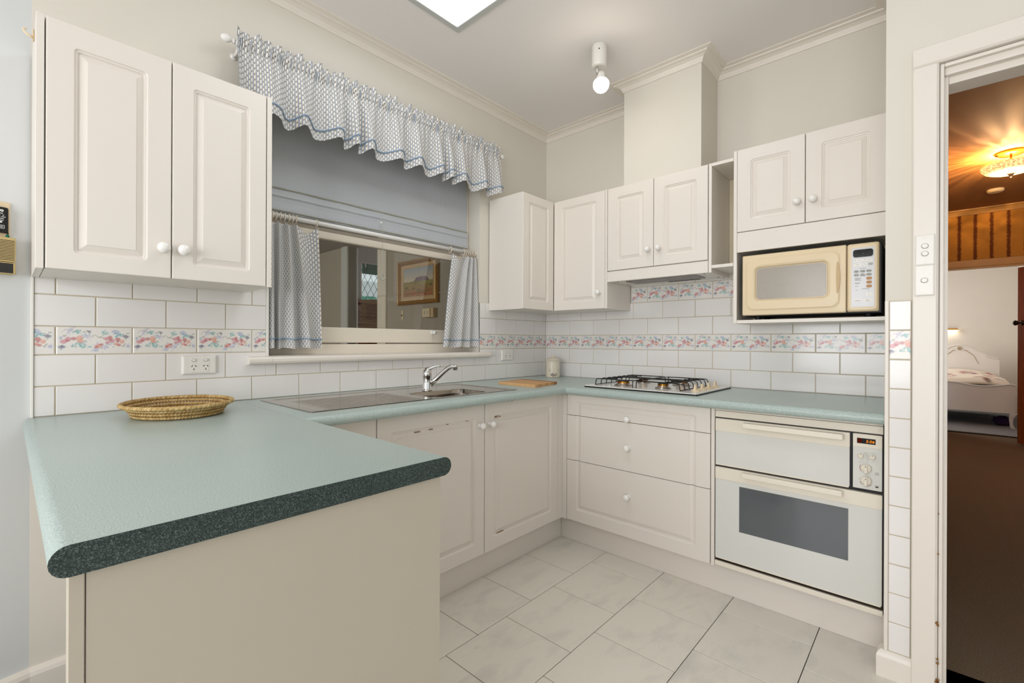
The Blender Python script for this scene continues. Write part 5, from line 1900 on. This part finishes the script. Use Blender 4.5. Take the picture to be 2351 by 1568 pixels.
# open door leaf swung towards the hall
ddir = Vector((5.10, -2.905)) - Vector((4.42, -3.30))
ddir.normalize()
e0 = Vector((5.10, -2.905))
e1 = e0 - ddir * 0.78
nn_ = Vector((-ddir.y, ddir.x)) * .036
bm = bmesh.new()
loft(bm, [[(p.x, p.y, z) for p in (e0, e1, e1 + nn_, e0 + nn_)] for z in (.012, 2.02)])
leaf = thing('timber_door', 'polished brown timber door standing open in the hallway', 'door', (4.8, -3.1, 0))
lfo = obj('leaf', bm, 'door_timber', leaf)
kp = e0 - ddir * .06 + nn_
q = Vector((nn_.x, nn_.y, 0)).normalized()
obj('door_knob', lathe([(0, 0), (.028, 0), (.028, .006), (.010, .010), (.009, .045), (.026, .052), (.030, .066), (.022, .078), (0, .082)], 22), 'bronze', lfo,
    Matrix.Translation((kp.x, kp.y, 1.385)) @ q.to_track_quat('Z', 'Y').to_matrix().to_4x4(), smooth=True)

# hall pendant
PX, PY = 3.30, -2.665
ph = thing('hall_ceiling_lamp', 'amber patterned glass ceiling bowl lamp glowing in the hallway', 'ceiling lamp', (PX, PY, 2.86))
obj('ceiling_plate', lathe([(0, 0), (.10, 0), (.10, .012), (.085, .022), (0, .022)], 32), 'brass', ph, FR((PX, PY, 2.86), 'D'), smooth=False)
obj('stem', tube([(PX, PY, 2.84), (PX, PY, 2.665)], .008, 8), 'brass', ph)
bowl = [(0.004, 2.667), (.06, 2.669), (.12, 2.678), (.165, 2.695), (.188, 2.720), (.194, 2.745)]
obj('bowl', lathe([(r, z) for r, z in bowl] + [(r - .004, z + .002) for r, z in bowl[::-1]], 44), 'lamp_glass', ph, Matrix.Translation((PX, PY, 0)), smooth=True)
obj('finial', lathe([(0, 0), (.008, .004), (.008, .010), (.016, .016), (.014, .022), (.030, .036), (0, .038)], 18), 'bronze', ph, FR((PX, PY, 2.630), 'U'), smooth=True)
hl = bpy.data.lights.new('hall_bulb', 'POINT')
hl.energy = 75
hl.shadow_soft_size = 0.02
hl.color = (1.0, 0.60, 0.26)
hl.use_nodes = True
nt = hl.node_tree
em = nt.nodes['Emission']
# the moulded glass throws a streaky pattern: brightness varies with direction
tcn = nt.nodes.new('ShaderNodeTexCoord')
nz = nt.nodes.new('ShaderNodeTexNoise')
nz.inputs['Scale'].default_value = 11.0
nz.inputs['Detail'].default_value = 2.0
nz.inputs['Distortion'].default_value = 0.6
mr = nt.nodes.new('ShaderNodeMapRange')
mr.inputs[1].default_value = 0.42
mr.inputs[2].default_value = 0.72
mr.inputs[3].default_value = 0.5
mr.inputs[4].default_value = 2.6
nt.links.new(tcn.outputs['Normal'], nz.inputs['Vector'])
nt.links.new(nz.outputs['Fac'], mr.inputs[0])
nt.links.new(mr.outputs[0], em.inputs['Strength'])
hlo = bpy.data.objects.new('hall_bulb', hl)
COL.objects.link(hlo)
hlo.location = (PX + .03, PY, 2.765)
hg_ = bpy.data.lights.new('hall_bowl_glow', 'POINT')
hg_.energy = 22
hg_.shadow_soft_size = 0.03
hg_.color = (1.0, 0.76, 0.50)
hgo = bpy.data.objects.new('hall_bowl_glow', hg_)
COL.objects.link(hgo)
hgo.location = (PX, PY, 2.595)
sd_ = tag(obj('smoke_alarm', lathe([(0, 0), (.07, 0), (.07, .02), (.055, .032), (0, .034)], 26), 'plastic_cream', None, FR((4.66, -2.663, 2.86), 'D')), 'small round smoke alarm on the hallway ceiling', 'smoke alarm')

# bedroom
struct(obj('floor_bedroom', B((HX, -5.4, -0.08), (8.7, -1.0, 0.0)), 'bedroom_carpet'))
struct(obj('ceiling_bedroom', B((HX, -5.4, 2.9), (8.7, -1.0, 3.0)), 'bedroom_paint'))
struct(obj('wall_bedroom_east', B((8.6, -5.4, 0), (8.7, -1.0, 2.9)), 'bedroom_paint'))
struct(obj('wall_bedroom_south', B((HX + .1, -3.30, 0), (8.6, -3.2, 2.9)), 'bedroom_paint'))
struct(obj('wall_bedroom_north', B((HX, -1.1, 0), (8.6, -1.0, 2.9)), 'bedroom_paint'))
struct(obj('trim_5', B((HX - .03, -3.10, 0.0), (HX + .03, -2.22, .012), .004, 1), 'bronze'))
bd = thing('bed', 'white carved bed with scalloped footboard and headboard in the bedroom', 'bed', (7.3, -2.3, 0))
BFX, BHX = 6.447, 8.10


def scallop(y0, y1, base, top, amp, n=40):
    up = []
    for i in range(n + 1):
        t = i / n
        up.append((y0 + (y1 - y0) * t, top + amp(t)))
    return up


def foot_amp(t):
    return .022 * math.cos(2 * PI * t * 2.0 + .3) - (.02 if t < .02 or t > .98 else 0)


up = scallop(2.985, 1.60, 0, .575, foot_amp)
b = bmesh.new()
loft(b, [[(BFX + dx, -y, z) for y, z in up] + [(BFX + dx, -1.60, .20), (BFX + dx, -2.985, .20)] for dx in (0, .035)])
obj('footboard', b, 'bed_white', bd)
obj('footboard_rim', tube([(BFX, -y, z) for y, z in up], .012, 8), 'bed_white', bd, smooth=True)
for y in (-2.955, -1.63):
    s = 1 if y < -2.5 else -1
    b = bmesh.new()
    loft(b, [loop_r(BFX + o_ - .0, BFX + o_ + w_, y - w_ / 2 + q * s, y + w_ / 2 + q * s, z, .01, 3) for z, w_, o_, q in
             ((.205, .075, -.01, -.012), (.17, .06, -.012, 0.0), (.12, .04, -.008, .012), (.06, .034, -.012, .010), (.022, .04, -.018, 0.004), (.0, .046, -.022, -.006))])
    obj('leg', b, 'bed_white', bd)


def head_amp(y):
    # high arch in the middle, stepped shoulders
    d = abs(y - 2.505 + .02)
    return (1.121 if d < .02 else 1.121 - .5 * d * d * 5) if d < .17 else (1.045 - (d - .17) * .55 if d < .32 else .935 - .25 * (d - .32))


ys = [2.955 - 0.9 * i / 50 for i in range(51)]
up = [(y, max(.86, head_amp(y))) for y in ys]
b = bmesh.new()
loft(b, [[(BHX + dx, -y, z) for y, z in up] + [(BHX + dx, -2.055, .15), (BHX + dx, -2.955, .15)] for dx in (0, .035)])
obj('headboard', b, 'bed_white', bd)
obj('headboard_rim', tube([(BHX, -y, z) for y, z in up], .012, 8), 'bed_white', bd, smooth=True)
for s in (-1, 1):
    obj('carving', tube([(BHX - .004, -2.49 - s * (.05 + .03 * i), 1.03 - .006 * i * i + .01 * math.sin(i * 2)) for i in range(7)], .006, 6, radii=[.005, .005, .004, .004, .003, .003, .002]), 'bed_gold', bd, smooth=True)
b = bmesh.new()
for i in range(7):
    a = 2 * PI * i / 7
    bmesh.ops.create_uvsphere(b, u_segments=8, v_segments=6, radius=.014, matrix=Matrix.Translation((BHX - .004, -2.49 + .018 * math.cos(a), 1.065 + .018 * math.sin(a))))
obj('carved_rose', b, 'bed_gold', bd, smooth=True)
obj('mattress', B((BFX + .04, -2.95, .22), (BHX - .005, -1.65, .46), .04, 3), 'bed_white', bd)
obj('side_rail', B((BFX + .03, -2.975, .20), (BHX, -2.953, .34), .006, 1), 'bed_white', bd)


def quilt(X, Y):
    c = np.tile(np.array(lin((238, 228, 214))), (len(X), 1)).astype(np.float64)
    r = np.random.default_rng(21)
    pal_ = [(150, 58, 76), (186, 104, 116), (214, 150, 150), (96, 116, 84), (120, 110, 90), (206, 170, 120), (150, 150, 176)]
    for cx, cy in ((.30, .66), (.12, .5), (.62, .55), (.48, .30), (.86, .3), (.2, .2), (.8, .8), (.1, .85)):
        for _ in range(34):
            blob(c, X, Y, cx + r.normal(0, .05), cy + r.normal(0, .07), r.uniform(.012, .03), r.uniform(.02, .04), r.uniform(0, 3), pal_[r.integers(0, 7)], .8, .5)
    return c


nq, mq = 70, 60
verts = []
X, Y = np.meshgrid(np.linspace(0, 1, nq), np.linspace(0, 1, mq))
cq = quilt(X.ravel(), Y.ravel())
for j in range(mq):
    for i in range(nq):
        u, v = i / (nq - 1), j / (mq - 1)
        y = -2.975 + 1.33 * u
        x = BFX + .050 + (BHX - BFX - .08) * v
        z = .575 + .11 * math.sin(PI * min(1, u * 1.1 + .05)) ** .6 * (.5 + .5 * v) + .012 * math.sin(9 * u + 5 * v) - .10 * max(0, 1 - u / .06) - .06 * max(0, 1 - v / .06)
        verts.append((x, y, z))
faces = [(j * nq + i, j * nq + i + 1, (j + 1) * nq + i + 1, (j + 1) * nq + i) for j in range(mq - 1) for i in range(nq - 1)]
me = bpy.data.meshes.new('quilt')
me.from_pydata(verts, [], faces)
at = me.attributes.new('print', 'FLOAT_COLOR', 'POINT')
at.data.foreach_set('color', np.hstack([cq, np.ones((len(cq), 1))]).astype(np.float32).ravel())
qo = link('bedspread', me, 'print_cloth', None, smooth=True)
tag(qo, 'white bedspread printed with red roses covering the bed', 'bedspread')
sm = qo.modifiers.new('thickness', 'SOLIDIFY')
sm.thickness = 0.03
sm.offset = -1
b = bmesh.new()
bmesh.ops.create_icosphere(b, subdivisions=3, radius=.09)
for v in b.verts:
    v.co *= 1 + .18 * math.sin(14 * v.co.x * 10 + 9 * v.co.y * 10) + random.uniform(-.06, .06)
    v.co.z = max(-.06, v.co.z * .75)
b.transform(Matrix.Translation((6.72, -2.88, .062)))
tag(obj('cloth_bundle', b, 'purple_cloth', smooth=True), 'crumpled purple cloth lying under the bed', 'cloth')
rl = thing('reading_lamp', 'glowing slim wall lamp with brass top above the headboard', 'wall lamp', (8.6, -2.38, 1.36))
obj('shade', B((8.50, -2.48, 1.385), (8.598, -2.20, 1.412), .006, 2), 'brass', rl)
obj('tube', B((8.505, -2.475, 1.352), (8.590, -2.21, 1.384), .010, 3), 'lamp_tube', rl)

for m in list(bpy.data.materials):
    if m.users == 0:
        bpy.data.materials.remove(m)
for o in bpy.data.objects:
    if o.name.split('.')[0] in ('panel_print', 'panel_symbol', 'slots'):
        o['kind'] = 'stuff'
    if '_base' in o:
        del o['_base']
